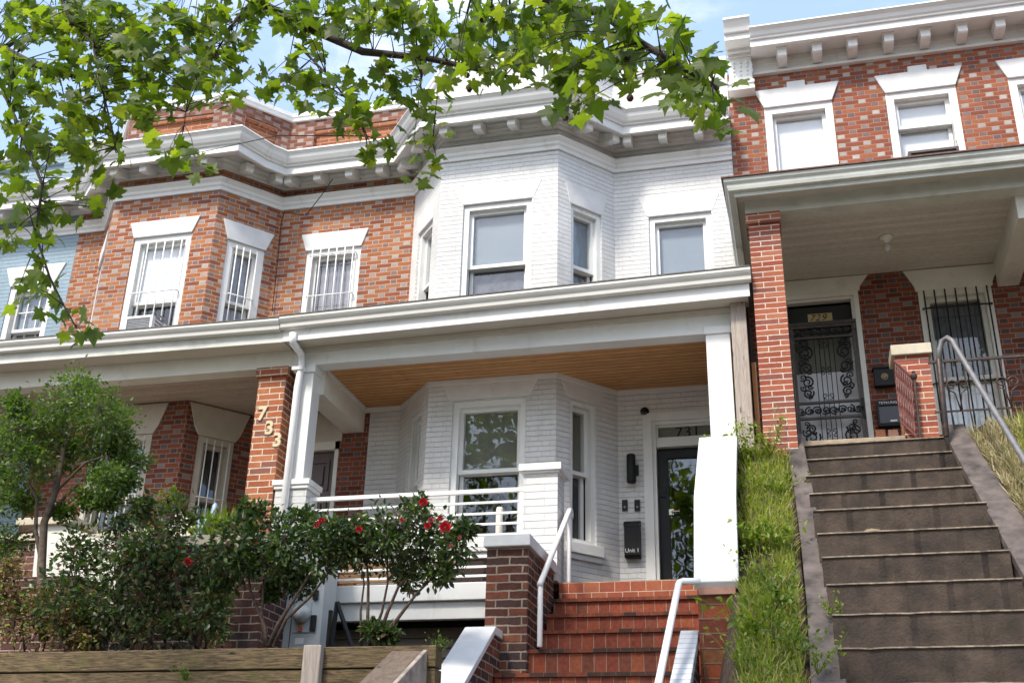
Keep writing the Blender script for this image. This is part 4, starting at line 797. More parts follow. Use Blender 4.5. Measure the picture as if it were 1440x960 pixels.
def chk(inner,outer,name,lab):
    # lists of (x,y,z) top points, inner and outer edge
    T=thing(name,Vector(inner[-1])-Vector((0,0,.8)),lab,'stair wall'); g=G(); n=len(inner)
    for i in range(n-1):
        a,b,c,d=map(Vector,(inner[i],inner[i+1],outer[i+1],outer[i])); gap=(b-a)*.008
        a=a+gap; d=d+gap; h=Vector((0,0,-.09)); g.hexa([a+h,b+h,c+h,d+h,a,b,c,d])
    g.ob('coping','brownstone2',T); g=G()
    for i in range(n-1):
        a,b,c,d=map(Vector,(inner[i],inner[i+1],outer[i+1],outer[i])); h=Vector((0,0,-.091)); H=Vector((0,0,-1.2))
        s_=(d-a)*.04; a=a+s_; b=b+s_; c=c-s_; d=d-s_; g.hexa([a+H,b+H,c+H,d+H,a+h,b+h,c+h,d+h])
    g.ob('wall','brownstone',T); return T
inn=[];out=[]
for (x1_,y1_),xo_,Y_ in zip(((1127,608),(1144,690),(1156,760),(1168,845),(1190,955)),(1103,1117,1126,1134,1140),(10.66,9.95,9.4,8.75,8.15)): 
    p=at(x1_,y1_,Y=Y_); inn.append(p); out.append(Vector((at(xo_,y1_,Y=Y_).x,p.y,p.z)))
inn.append(inn[-1]+Vector((.02,-.6,-.62))); out.append(out[-1]+Vector((.02,-.6,-.62)))
LCH=inn
chk(inn,out,'cheek_wall','purple brown stone stair wall, left of the concrete steps, grass on its left')
inn=[];out=[]
for (x1_,y1_),Y_ in zip(((1323,597),(1345,640),(1380,703),(1410,755),(1440,809)),(10.69,10.15,9.5,9.05,8.66)):
    p=at(x1_,y1_,Y=Y_); inn.append(p); out.append(Vector((p.x+.20+.02*(10.69-Y_),p.y,p.z)))
inn.append(inn[-1]+Vector((.04,-1.0,-.95))); out.append(out[-1]+Vector((.04,-1.0,-.95)))
RCH=out
chk(inn,out,'cheek_wall','purple brown stone stair wall, right of the concrete steps below the steel pipe rail')
T=thing('handrail',(1.6,10.2,3.6),'dull steel pipe handrail curving over the right stair wall','handrail')
Xr=1.52
p0=at(1325,585,X=Xr-.0); Yp=10.35; pb=at(1328,592,Y=Yp); pt=at(1320,505,Y=Yp); pk=at(1331,476,Y=Yp-.05)
g=G(); g.tube([pb+Vector((0,0,-.15)),pt],.026,12); g.ob('post','iron',T,True)
e1=at(1345,490,Y=Yp-.12); e2=at(1440,646,Y=9.0); e3=e2+(e2-e1)*.35
g=G(); pts=[pt+Vector((0,0,-.03)),at(1321,492,Y=Yp),at(1325,479,Y=Yp-.01),at(1332,474.5,Y=Yp-.03),at(1339,479,Y=Yp-.07),e1,e2,e3]; g.tube(pts,[.026,.025,.025,.025,.025,.025,.025,.025],12); g.ob('rail','steel',T,True)
g=G(); p_=e2+(e3-e2)*.8; g.tube([p_,Vector((p_.x,p_.y,p_.z-1.6))],.025,8); g.ob('post','iron',T,True)
# ================================================================== GARDEN: timber wall, meter, etc
YT=8.0
TW=thing('timber_retaining_wall',(-4,YT,0),'mossy brown timber retaining wall in front of the rose bushes','retaining wall')
zt=at(400,910,Y=YT).z; zt2=at(400,941,Y=YT).z
for k in range(6):
    z1=zt-(zt-zt2)*k; g=G(); x_=-9.0
    j=.03*(k%2)
    g.box(-9.0,at(613,915,Y=YT).x,YT+.0+.012*(k%2),YT+.16,z1-(zt-zt2)+.008,z1-.0); g.ob('timber','timber',TW)
a=at(425,935,Y=YT-.06).x; b=at(450,935,Y=YT-.06).x; g=G(); g.box(a,b,YT-.07,YT-.002,-.2,zt+.005); g.ob('post','post',TW)
g=G(); xs=at(600,910,Y=YT).x; ys=YT
SB=thing('timber_stringer',(-2.6,7.5,.5),'brown sloping timber beside the white coping at the bottom','timber')
g=G(); w_=.27; g.prism([(xs-w_,y,z) for y,z in [(YT+.05,1.345),(6.4,.50),(6.4,.30),(YT+.05,1.14)]],(w_-.03,0,0)); g.ob('beam','string',SB)
g=G(); g.prism([(xs-.029,y,z) for y,z in [(YT+.05,1.35),(6.4,.505),(6.4,.25),(YT+.05,1.10)]],(.035,0,0)); g.ob('side_board',basic('pale_cut_timber',(.36,.30,.25),.8,.3,10,bmp=.3),SB)
# electric meter cabinet
YM=10.25
a=at(386,840,Y=YM); b=at(455,840,Y=YM); zb=1.4; ztm=at(400,745,Y=YM).z
T=thing('meter_cabinet',(a.x+.2,YM,zb),'tall light grey electric meter cabinet behind the rose bushes','meter cabinet')
g=G(); g.box(a.x,b.x,YM,YM+.30,zb,ztm); g.ob('cabinet','grey',T)
g=G(); g.box(a.x-.18,a.x-.01,YM+.1,YM+.14,zb,ztm); g.ob('back_board','white',T)
m_=at(423,862,Y=YM-.05); g=G(); r0x=at(408,862,Y=YM); g.box(at(411,890,Y=YM).x,at(435,890,Y=YM).x,YM-.012,YM-.002,at(420,889,Y=YM).z,at(420,848,Y=YM).z); g.ob('meter_plate','grey',T)
g=G(); g.lathe((m_.x,YM-.012,m_.z),[(.085,0),(.09,.02),(.085,.03),(.075,.045),(.07,.11),(.05,.13),(.0,.135)],24,Vector((0,-1,0))); g.ob('meter_dial',basic('glassy_meter_dome',(.55,.56,.54),.12,.1,12),T,True)
q=at(422,884,Y=YM-.02); g=G(); g.box(q.x-.02,q.x+.02,YM-.03,YM-.013,q.z-.02,q.z+.035); g.ob('tag','orange',T)
for x,y0_,y1_ in ((440,865,887),(444,830,843)):
    q=at(x,y1_,Y=YM); q2=at(x,y0_,Y=YM); g=G(); g.box(q.x-.022,q.x+.026,YM-.03,YM-.001,q.z,q2.z); g.ob('conduit_handle','black',T)
q=at(421,901,Y=YM); g=G(); g.box(q.x-.045,q.x+.045,YM-.004,YM-.001,q.z-.03,q.z+.03); g.ob('sticker','paper',T)
q=at(410,870,Y=YM); g=G(); g.box(q.x-.003,q.x+.003,YM-.006,YM-.001,zb,q.z+.05); q=at(388,890,Y=YM); g.box(q.x-.003,q.x+.003,YM-.006,YM-.001,zb,ztm-.1); g.ob('seam','black',T)
# black A-frame stand
T=thing('folding_stand',(at(478,880,Y=9.9).x,9.9,1.4),'black metal a-frame stand behind rose stems','stand')
tp=at(474,846,Y=9.9)
for x,y in ((466,905),(500,905)):
    g=G(); q=at(x,y,Y=9.9); g.tube([tp,q+Vector((0,0,-.1))],.022,4); g.ob('leg','black',T)
g=G(); a_=at(464,900,Y=9.95); g.box(a_.x-.03,a_.x+.0,9.93,9.97,1.4,2.02); g.ob('upright','black',T)
# ================================================================== GROUND
def hgt(x,y):
    def ip(p,v):
        for (a,b),(c,d) in zip(p,p[1:]):
            if v<=c: return b+(d-b)*max(0,(v-a))/(c-a)
        return p[-1][1]
    left=ip([(5.2,-1.6),(6.2,-1.45),(7.95,.25),(8.15,1.30),(9.5,1.42),(11,1.5),(60,1.6)],y)
    mid=ip([(5.2,-1.6),(6.4,-1.4)]+[(p.y,p.z-.10+(.05 if x<-.2 else 0)) for p in reversed(LCH)]+[(11,3.6),(60,3.6)],y)
    right=ip([(5.2,-1.6),(6.4,-1.3)]+[(p.y,p.z) for p in reversed(RCH[:-1])]+[(10.9,3.66),(11.2,3.55),(60,3.6)],y)
    right=min(max(right,3.72 if y>8.4 and x>2.2 else right),right+max(0,min(x-1.75,1.2))*.62)
    def sm(a,b,t): t=min(1,max(0,(t-a)/(b-a))); return t*t*(3-2*t)
    stair=ip([(5.2,-1.6),(7.6,.3),(9.0,.7),(60,1.0)],y)
    # regions across x
    if x<-3.0: h=left
    elif x<-2.82: h=left+(min(left,1.5+(y-9.4)*.65-.16)-left)*(x+3.0)/.18 if y<9.7 else left
    elif x<-2.6: h=min(left,1.5+(y-9.4)*.65-.16) if y<9.7 else left
    elif x<-2.45: h=min(left,stair)
    elif x<-.75: h=stair
    elif x<-.5: h=stair+(mid-stair)*(x+.75)/.25
    elif x<.02: h=mid
    elif x<.12: h=mid+(min(mid-.3,stair)-mid)*(x-.02)/.10
    elif x<.25: h=min(mid-.3,stair)
    elif x<1.50: h=min(mid-.5,stair)
    elif x<1.58: h=min(mid-.5,stair)+(right-.12-min(mid-.5,stair))*(x-1.5)/.08
    elif x<1.85: h=right-.12+.15*(x-1.58)/.27
    else: h=right+.12*math.sin(x*2.1)*(y>8.4 and y<10.4)
    return h
xs=sorted(set([-1500,-400,-100,-40,-20,-14,100,400,1500,40,20]+[round(-12+.1*i,3) for i in range(190)]+[-3.0,-2.82,-2.6,-2.45,-.75,-.5,.02,.12,.25,1.5,1.58]))
ys=sorted(set([-1500,-300,-60,-20,-6,0,2,4,5.2,14,20,60,300,1500]+[round(5.4+.12*i,3) for i in range(55)]))
V=[];F=[]
for y in ys:
    for x in xs:
        n_=(.03*math.sin(x*7.3+y*5)+.02*math.sin(x*13-y*17)) if 6<y<10.6 else 0
        V.append((x,y,(hgt(x,y)+n_*.6) if -14<=x<=8 else (-1.6 if y<6 else 1.4)))
nx=len(xs)
for j in range(len(ys)-1):
    for i in range(nx-1): F.append((j*nx+i,j*nx+i+1,(j+1)*nx+i+1,(j+1)*nx+i))
gr=fin('ground',V,F,'soil',None,True); gr['kind']='structure'
g=G(); g.quad((-200,-9,-1.592),(200,-9,-1.592),(200,-.6,-1.592),(-200,-.6,-1.592)); o=g.ob('road','asphalt'); o['kind']='structure'
g=G(); g.box(-200,200,-.6,-.45,-1.7,-1.47); g.box(-200,200,-.448,4.6,-1.7,-1.475); o=g.ob('pavement','walk'); o['kind']='structure'
# ================================================================== FOLIAGE
class LM:
    """leaf mesh collector"""
    def __init__(s): s.v=[]; s.f=[]; s.n=0; s.mi=[]; s.cur=0
    def add(s,T,faces,pos,tip,nrm,size):
        tip=tip/np.linalg.norm(tip); nrm=nrm-tip*nrm.dot(tip); l=np.linalg.norm(nrm)
        nrm=nrm/l if l>1e-5 else np.array((0,0,1.)); side=np.cross(tip,nrm)
        P=pos+size*(np.outer(T[:,0],side)+np.outer(T[:,1],tip)+np.outer(T[:,2],nrm))
        s.v.append(P); s.f+= [tuple(s.n+i for i in q) for q in faces]; s.n+=len(T); s.mi+=[s.cur]*len(faces)
    def ob(s,name,m,parent=None,m2=None):
        if not s.v: return None
        o=fin(name,[tuple(map(float,p)) for p in np.concatenate(s.v)],s.f,m,parent,uv=False)
        if m2: o.data.materials.append(MT[m2]); o.data.polygons.foreach_set('material_index',s.mi)
        return o
oval=np.array([(0,0,0),(.22,.28,.06),(.24,.58,.06),(0,1,-.08),(-.24,.58,.06),(-.22,.28,.06),(0,.5,-.02)],float); ovalf=[(0,1,6),(1,2,6),(2,3,6),(3,4,6),(4,5,6),(5,0,6)]
R_=[(0,0),(.14,-.14),(.42,-.12),(.36,.08),(.62,.16),(.80,.30),(.55,.42),(.56,.60),(.30,.52),(.22,.72),(.12,.86),(0,1.12)]
pts=R_+[(-x,y) for x,y in reversed(R_[1:-1])]
syc=np.array([(x,y,-.16*(x*x+ (y-.4)**2)) for x,y in pts]+[(0,.36,.03)],float); sycf=[(i,(i+1)%len(pts),len(pts)) for i in range(len(pts))]
blade=np.array([(-.042,0,0),(.042,0,0),(.034,.5,.08),(-.034,.5,.08),(0,1,.30)],float); bladef=[(0,1,2,3),(3,2,4)]
def rv(s=1.): return RN.normal(0,s,3)
def grow(sx,tips,T,r0,nl,size,L,tm,faces,spread,twig=True,down=-.1,up=1.):
    for t in tips:
        t=np.array(t,float)
        if twig:
            s=np.array(sx,float); m_=(s+t)/2+rv(.04)*np.linalg.norm(t-s); T.tube([tuple(s),tuple(m_),tuple(t)],[r0,r0*.6,r0*.25],4,False)
        for k in range(nl):
            p=t+rv(spread); d=p-np.array(sx,float)*.5-t*.5; d=d/ (np.linalg.norm(d)+1e-6)+rv(.7)+np.array((0,0,down)); n=rv(.6)+np.array((0,-.25,up))
            L.add(tm,faces,p,d,n,size*(.6+.7*RN.rand()))
def bush(name,lab,cat,base,clumps,leaf,barkm,stems,nl=40,size=.05,r0=.012,group=None,ntip=10,extra=None):
    """clumps: (center, radius) ; stems: polylines"""
    T=thing(name,base,lab,cat,group); g=G(); L=LM()
    for st,r in stems: 
        n=len(st); g.tube(st,[r*(1-.6*i/(n-1)) for i in range(n)],7)
    allp=[Vector(p) for st,_ in stems for p in st[1:]]
    for c,r in clumps:
        c=Vector(c); s=min(allp,key=lambda p:(p-c).length)
        g.tube([s,(s+c)/2+Vector(rv(.02)),c],[r0,r0*.7,r0*.4],5,False)
        for k in range(ntip):
            v=rv(1); v/=np.linalg.norm(v); t=np.array(c)+v*r*(.45+.75*RN.rand())*np.array((1,1,.85))
            ne=int(nl*extra[1]) if extra else 0
            grow(c,[t],g,r0*.4,nl-ne,size,L,oval,ovalf,r*.3,down=0,up=.8)
            if ne: L.cur=1; grow(c,[t],g,r0*.4,ne,size,L,oval,ovalf,r*.3,twig=False,down=0,up=.8); L.cur=0
    g.ob('stem',barkm,T,True); L.ob('foliage',leaf,T,extra[0] if extra else None)
    return T
def PX(x,y,Y): return at(x,y,Y=Y)
# small tree on the left (bright small leaves)
YB=8.7
b=PX(62,865,YB)
tr=[PX(62,900,YB),PX(58,800,YB),PX(62,735,YB),PX(78,690,YB),PX(88,640,YB),PX(95,590,YB+.1)]
st=[([*tr],.045),([PX(60,800,YB),PX(50,745,YB),PX(52,700,YB),PX(30,660,YB-.1),PX(10,640,YB-.2)],.022),([PX(80,690,YB),PX(120,650,YB-.1),PX(150,640,YB-.15)],.014),([PX(62,735,YB),PX(90,700,YB+.1),PX(120,670,YB+.1),PX(165,600,YB+.1)],.018),([PX(88,640,YB),PX(60,610,YB),PX(30,590,YB)],.014)]
cl=[((105,560),.22),((140,575),.20),((75,575),.20),((165,600),.17),((125,610),.20),((60,610),.20),((25,605),.22),((5,640),.25),((150,640),.17),((185,650),.13),((100,640),.14),((40,650),.16),((170,625),.12),((115,545),.12),((-10,700),.2),((10,760),.15),((150,670),.12),((25,570),.10)]
bush('small_tree','small round leaved tree with tangled twiggy crown at the left of the garden','small tree',b,[(PX(x,y,YB+RN.uniform(-.3,.35)),r) for (x,y),r in cl]+[(PX(x,y,YB+.1),r) for (x,y),r in [((120,700),.10),((30,700),.12),((150,700),.09),((20,620),.16),((175,680),.09),((90,720),.07),((10,680),.14)]],'boxleaf','bark2',st,nl=20,size=.044,r0=.009,ntip=30)
# big dark rose bush
Yb=8.45
cl=[((150,765),.20),((200,760),.20),((110,800),.22),((160,810),.25),((215,800),.25),((265,790),.22),((305,775),.2),((130,850),.25),((185,860),.25),((240,850),.22),((290,840),.16),((330,760),.17),((250,735),.14),((175,735),.13),((205,715),.09),((300,815),.15),((90,865),.18),((140,890),.2),((210,890),.2),((100,840),.22),((160,850),.22),((210,830),.25),((260,880),.16),((110,770),.16),((180,790),.2),((240,780),.2),((290,870),.14),((330,800),.14)]
st=[([PX(280,908,Yb),PX(285,870,Yb),PX(300,830,Yb),PX(320,790,Yb)],.02),([PX(275,908,Yb+.05),PX(262,860,Yb),PX(240,800,Yb),PX(225,745,Yb)],.02),([PX(180,908,Yb),PX(170,850,Yb),PX(160,790,Yb)],.02),([PX(130,908,Yb),PX(110,850,Yb),PX(100,800,Yb)],.015)]
B1=bush('rose_bush','large dense dark rose bush with one red rose, left of the brick pillar','rose bush',PX(220,908,Yb),[(PX(x,y,Yb+RN.uniform(-.25,.3)),r) for (x,y),r in cl],'roseleaf','rosebark',st,nl=15,size=.058,ntip=19,group='rose bushes behind the timber wall',extra=('roseleaf2',.2))
cl=[((375,735),.15),((350,760),.14),((400,760),.15),((440,750),.14),((410,800),.15),((385,790),.13),((450,790),.13),((355,720),.09),((425,735),.10),((470,770),.13),((340,790),.10),((425,825),.10),((380,835),.05),((465,740),.10)]
st=[([PX(375,908,Yb),PX(372,880,Yb),PX(352,830,Yb),PX(345,780,Yb)],.018),([PX(378,908,Yb),PX(392,875,Yb),PX(415,840,Yb),PX(440,800,Yb)],.022),([PX(385,908,Yb),PX(402,870,Yb),PX(435,840,Yb),PX(462,805,Yb)],.018),([PX(372,905,Yb),PX(368,870,Yb),PX(370,820,Yb),PX(380,770,Yb)],.014)]
B2=bush('rose_bush','rose bush with bare forking stems in front of the grey meter cabinet','rose bush',PX(378,908,Yb),[(PX(x,y,Yb+RN.uniform(-.2,.25)),r) for (x,y),r in cl],'roseleaf','rosebark',st,group='rose bushes behind the timber wall',nl=17,size=.056,ntip=17,extra=('boxleaf',.12))
cl=[((505,745),.13),((540,740),.15),((580,735),.16),((615,750),.14),((640,770),.11),((600,785),.16),((560,780),.16),((520,780),.15),((490,775),.11),((625,800),.10),((580,810),.11),((545,760),.1),((590,712),.07),((655,745),.05),((530,885),.07),((548,893),.05),((505,760),.10)]
st=[([PX(520,908,Yb),PX(517,870,Yb),PX(518,820,Yb),PX(515,780,Yb)],.018),([PX(528,908,Yb),PX(545,860,Yb),PX(560,825,Yb),PX(590,790,Yb)],.018),([PX(535,908,Yb),PX(560,868,Yb),PX(585,835,Yb),PX(620,800,Yb)],.018),([PX(508,908,Yb),PX(507,860,Yb),PX(512,820,Yb),PX(505,780,Yb)],.012),([PX(522,900,Yb),PX(537,860,Yb),PX(545,820,Yb),PX(545,770,Yb)],.014)]
B3=bush('rose_bush','rose bush with several red roses beside the white porch railing','rose bush',PX(525,908,Yb),[(PX(x,y,Yb+RN.uniform(-.2,.25)),r) for (x,y),r in cl],'roseleaf','rosebark',st,group='rose bushes behind the timber wall',nl=17,size=.055,ntip=17,extra=('roseleaf2',.15))
def rose(parent,x,y,r,Y=8.15,m='rose'):
    c=PX(x,y,Y); g=G(); nf=(-c.normalized()+Vector((0,0,.25))).normalized(); ax=nf.cross(Vector((0,0,1))).normalized(); ay=nf.cross(ax)
    R3=Matrix((ax,ay,nf)).transposed(); r=r*.82
    for k in range(26):
        t=k/26; a=k*2.4; rr=r*(.15+.85*t); tilt=.25+1.0*t
        o=Vector((math.cos(a)*rr,math.sin(a)*rr*.9-.0,(1-t)*r*.35)); w=Vector((-math.sin(a),math.cos(a),0))*r*.55; up=(Vector((math.cos(a),math.sin(a),0))*math.sin(tilt)+Vector((0,-.3,math.cos(tilt)+.2)))*r*.5
        o=R3@o; w=R3@w; up=(R3@Vector((math.cos(a)*math.sin(tilt),math.sin(a)*math.sin(tilt),math.cos(tilt)+.2)))*r*.5
        g.quad(c+o-w*.6-up*.3,c+o+w*.6-up*.3,c+o+w+up*.5,c+o+up*.8,c+o-w+up*.5)
    g.ob('rose',m,parent)
for x,y,r in ((626,741,.045),(595,706,.034),(601,739,.026),(619,729,.022)): rose(B3,x,y,r)
for x,y,r in ((565,731,.022),(646,755,.015),(634,766,.014),(606,731,.024)): rose(B3,x,y,r,m='rosep')
for x,y,r in ((452,732,.026),(445,738,.022),(505,744,.026)): rose(B2,x,y,r,m='rose')
rose(B1,264,790,.036); 
# lime shrub
bush('shrub','small bright yellow green shrub in front of the 733 porch','shrub',PX(235,780,9.6),[(PX(x,y,9.6+RN.uniform(-.1,.1)),r) for (x,y),r in [((235,700),.13),((222,712),.1),((245,712),.1),((215,730),.1),((250,700),.07)]],'limeleaf','rosebark',[([PX(240,830,9.6),PX(236,770,9.6),PX(234,715,9.6)],.012)],nl=16,size=.035,ntip=12)
bush('shrub','low bright green shrub at the foot of the brown garden wall','shrub',PX(290,905,8.9),[(PX(x,y,8.9),r) for (x,y),r in [((285,860),.12),((275,885),.11),((300,890),.09),((310,840),.08),((318,815),.07)]],'limeleaf','rosebark',[([PX(290,915,8.9),PX(288,880,8.9),PX(300,840,8.9)],.01)],nl=16,size=.035,ntip=10)
bush('shrub','dry brown leafed shrub in the bottom left corner','shrub',PX(35,905,8.3),[(PX(x,y,8.3+RN.uniform(-.1,.1)),r) for (x,y),r in [((20,870),.18),((55,875),.18),((90,890),.14),((-10,860),.18),((60,850),.13),((30,840),.14),((0,830),.13),((15,800),.09),((100,870),.12),((120,900),.1)]],'dead','rosebark',[([PX(35,915,8.3),PX(30,880,8.3),PX(25,860,8.3)],.01),([PX(60,915,8.3),PX(70,880,8.3)],.01)],nl=16,size=.042,ntip=20,extra=('limeleaf',.25))
# ivy on pier corner / climbing plant
bush('climbing_plant','narrow leafy climber against the purple brown garden wall','climber',PX(315,900,9.5),[(PX(x,y,9.5),r) for (x,y),r in [((318,830),.07),((322,815),.06),((312,850),.07),((310,870),.06),((316,890),.06),((330,800),.05)]],'boxleaf','rosebark',[([PX(312,910,9.5),PX(312,860,9.5),PX(325,800,9.5)],.008)],nl=14,size=.035,ntip=8)
# purple brown garden wall in front of pillar 733
T=thing('garden_wall',(-5.9,9.9,1.3),'purple brown brick garden wall with limestone coping below the 733 pillar','wall')
g=G(); a_=at(338,880,Y=9.9); g.box(-6.4,a_.x+.28,9.72,10.68,1.1,2.62); g.ob('wall','brownwall',T); g=G(); g.box(-6.44,a_.x+.32,9.68,10.68,2.62,2.72); g.ob('coping','limestone',T)
T=thing('stair_wall',(-8.2,9.6,1.5),'white capped stepped stair wall behind the small tree','wall')
pA=at(75,668,Y=10.2); pB=at(130,672,Y=10.2)
g=G(); a0=at(62,800,Y=10.2).x; g.prism([(x,10.0,z) for x,z in ((at(62,760,Y=10).x,2.0),(at(125,760,Y=10).x+.4,2.0),(at(125,760,Y=10).x+.4,2.75),(at(130,680,Y=10).x-.3,2.98),(at(62,690,Y=10).x,2.98))],(0,.35,0)); g.ob('wall','cream',T)
g=G(); g.box(at(40,670,Y=10).x,at(118,670,Y=10).x,9.95,10.4,2.98,3.06); g.ob('coping','limestone',T); g=G(); g.box(at(0,800,Y=9.7).x-.8,at(120,800,Y=9.7).x,9.6,9.95,1.2,2.35); g.ob('lower_wall','brownwall',T)
# stuff on 733 porch
p=at(266,745,Y=10.4); T=thing('chair',(p.x,10.4,3.1),'off white plastic chair back above the dark rose bush','chair')
g=G(); pp_=[at(x,y,Y=10.45) for x,y in ((238,768),(262,772),(270,742),(266,724),(258,718),(248,722),(232,742))]; g.prism(pp_,(0,.03,0)); g.ob('backrest','plastic',T)
g=G(); q=at(250,770,Y=10.45); g.box(q.x-.2,q.x+.25,10.48,10.9,q.z-.02,q.z+.02); g.ob('seat','plastic',T)
for dx,dy in ((-.17,10.5),(.2,10.5),(-.17,10.85),(.2,10.85)): g=G(); g.box(q.x+dx,q.x+dx+.04,dy,dy+.04,2.41,q.z-.02); g.ob('leg','plastic',T)
p=at(286,768,Y=10.5); T=thing('flower_pot',(p.x,10.5,3.1),'pale blue round flower pot of long green grass on the 733 porch wall','flower pot')
rt=at(298,754,Y=10.5).x-at(272,754,Y=10.5).x; zt_=at(285,755,Y=10.5).z
cx_=at(286,754,Y=10.5).x
g=G(); g.lathe((cx_,10.5,3.102),[(rt*.36,0),(rt*.5,zt_-3.13),(rt*.54,zt_-3.12),(rt*.54,zt_-3.10),(rt*.48,zt_-3.10)],24); g.ob('pot','bluepot',T,True)
L=LM()
for k in range(420):
    a=RN.rand()*6.28; r_=RN.rand()*.12; L.add(blade,bladef,np.array((cx_+.14+r_*math.cos(a)*2.2,10.5+r_*math.sin(a),zt_-.05)),np.array((RN.normal(.1,.5),RN.normal(0,.5),1.)),rv(1),.18+.22*RN.rand())
L.ob('plant','limeleaf',T)
q=at(298,745,Y=10.75); q2=at(301,706,Y=10.75); T=thing('bottle',(q.x,10.75,3.0),'slender pale blue upright container behind the grassy pot','container')
g=G(); g.lathe((q.x,10.75,2.41),[(.06,0),(.06,q.z-2.41+.1),(.035,q2.z-2.50),(.028,q2.z-2.44),(.0,q2.z-2.41)],16); g.ob('body','bluepot',T,True)
# ================================================================== GRASS
def blades(name,lab,cat,area,n,h,m,parent=None,lean=(.0,-.25)):
    L=LM()
    for k in range(n):
        x,y=area(); z=hgt(x,y); L.add(blade,bladef,np.array((x,y,z-.01)),np.array((RN.normal(lean[0],.35),RN.normal(lean[1],.35),1.)),rv(1),h*(.4+.8*RN.rand()))
    o=L.ob(name,m); o['kind']='stuff'; o['label']=lab; o['category']=cat; return o
def strip():
    while True:
        y=RN.uniform(7.6,10.45); x=RN.uniform(-.44,-.03+(10.4-y)*.0)
        d=.05 if (x<-.17 and 8.95<y<9.4) else 1
        if RN.rand()<d: return x,y
blades('grass','long green grass on the steep strip between the two stairs','grass',strip,9000,.15,'grassb',lean=(0,-.45))
blades('dry_grass','dry straw coloured grass mixed into the strip between the two stairs','dry grass',strip,3000,.14,'straw',lean=(.15,-.8))
L=LM()
for k in range(4200):
    x,y=strip(); z=hgt(x,y); L.add(oval,ovalf,np.array((x,y-.02,z+.02+.10*RN.rand())),rv(.8)+np.array((0,-.3,.2)),rv(.5)+np.array((0,-.5,.8)),.022+.025*RN.rand())
o=L.ob('clover','weed'); o['kind']='stuff'; o['label']='small leafy ground weeds mixed into the steep grass strip'; o['category']='ground weeds'
def hill(): 
    y=RN.uniform(8.2,10.6); x0=1.60+.02+(10.69-y)*.09; return x0+abs(RN.normal(0,1))*.8,y
blades('grass','green grass on the hill right of the brown stairs','grass',lambda:(lambda p:(p[0]+.35,p[1]))(hill()),9000,.19,'grassb')
blades('dry_grass','dry straw coloured grass matted over the right stair wall edge','dry grass',hill,9000,.14,'straw',lean=(-.25,-.7))
def bed_():
    return RN.uniform(-8.5,-2.9),RN.uniform(8.15,10.3)
blades('ground_cover','low weeds and leaf litter on the soil behind the timber wall','ground cover',bed_,2500,.05,'dead')
def weed(lab,x,y,Y,h,n,m='weed',size=.035,sp=.1,group='weeds on the slope between the stairs'):
    b_=PX(x,y,Y); T=thing('weed',b_,lab,'weed','weeds on the slopes and walls'); g=G(); L=LM()
    for k in range(n):
        tip=Vector(b_)+Vector((RN.normal(0,sp),RN.normal(0,sp)-.05,h*(.5+.6*RN.rand()))); g.tube([b_,(Vector(b_)+tip)/2+Vector(rv(.02)),tip],[.003,.002,.0012],4,False)
        for i in range(9):
            t=.25+.75*i/8; p=np.array(Vector(b_).lerp(tip,t))+rv(.012); L.add(oval,ovalf,p,rv(.8)+np.array((0,-.2,.3)),rv(.5)+np.array((0,-.3,1)),size*(.6+.7*RN.rand()))
    g.ob('stem','weed',T); L.ob('leaves',m,T)
W=[(1040,700,9.9,.22,14,'leafy weed hugging the right edge of the white slab'),(1090,700,9.9,.22,14,'leafy weed left of the stair wall, a third of the way down the slope'),(1060,770,9.3,.2,10,'sprig of weed above the bare soil patch on the slope'),(1095,770,9.25,.24,14,'leafy weed beside the stair wall above the bare soil patch'),(1085,880,8.6,.32,18,'thick bright weed in the middle of the lower slope'),(1050,655,10.3,.42,16,'leafy bright weed clump at the top of the slope by the white column'),(1085,640,10.3,.38,14,'leafy bright weed clump at the top of the slope by the red pillar'),
(1030,640,10.25,.25,8,'small weed leaning over the top of the white slab'),(1075,830,8.9,.32,16,'bushy weed halfway down the slope beside the left stone stair wall'),(1110,860,8.7,.32,16,'bushy weed against the left stone stair wall, low down'),
(1060,905,8.45,.35,16,'weed with broad yellow leaves beside the worn orange pier'),(1110,930,8.35,.32,16,'tall weed at the bottom of the slope by the stone stair wall'),(1045,950,8.2,.3,14,'weed at the bottom of the slope by the worn orange pier'),(1150,948,8.1,.25,9,'weed overhanging the foot of the left stone stair wall')]
for x,y,Y,h,n,lab in W: weed(lab,x,y,Y,h,n,'weed' if x!=1110 else 'boxleaf',.042 if x!=1060 else .07,.13,None)
weed('small green weed growing on the stair edge',1172,868,8.6,.16,8,'weed',.03,.05,None)
weed('wispy green weed at the end of the mossy timber wall',618,915,8.1,.10,10,'boxleaf',.022,.05,None)
weed('green fern like weed growing out of the mossy timber wall',262,958,7.9,.10,12,'boxleaf',.025,.06,None)
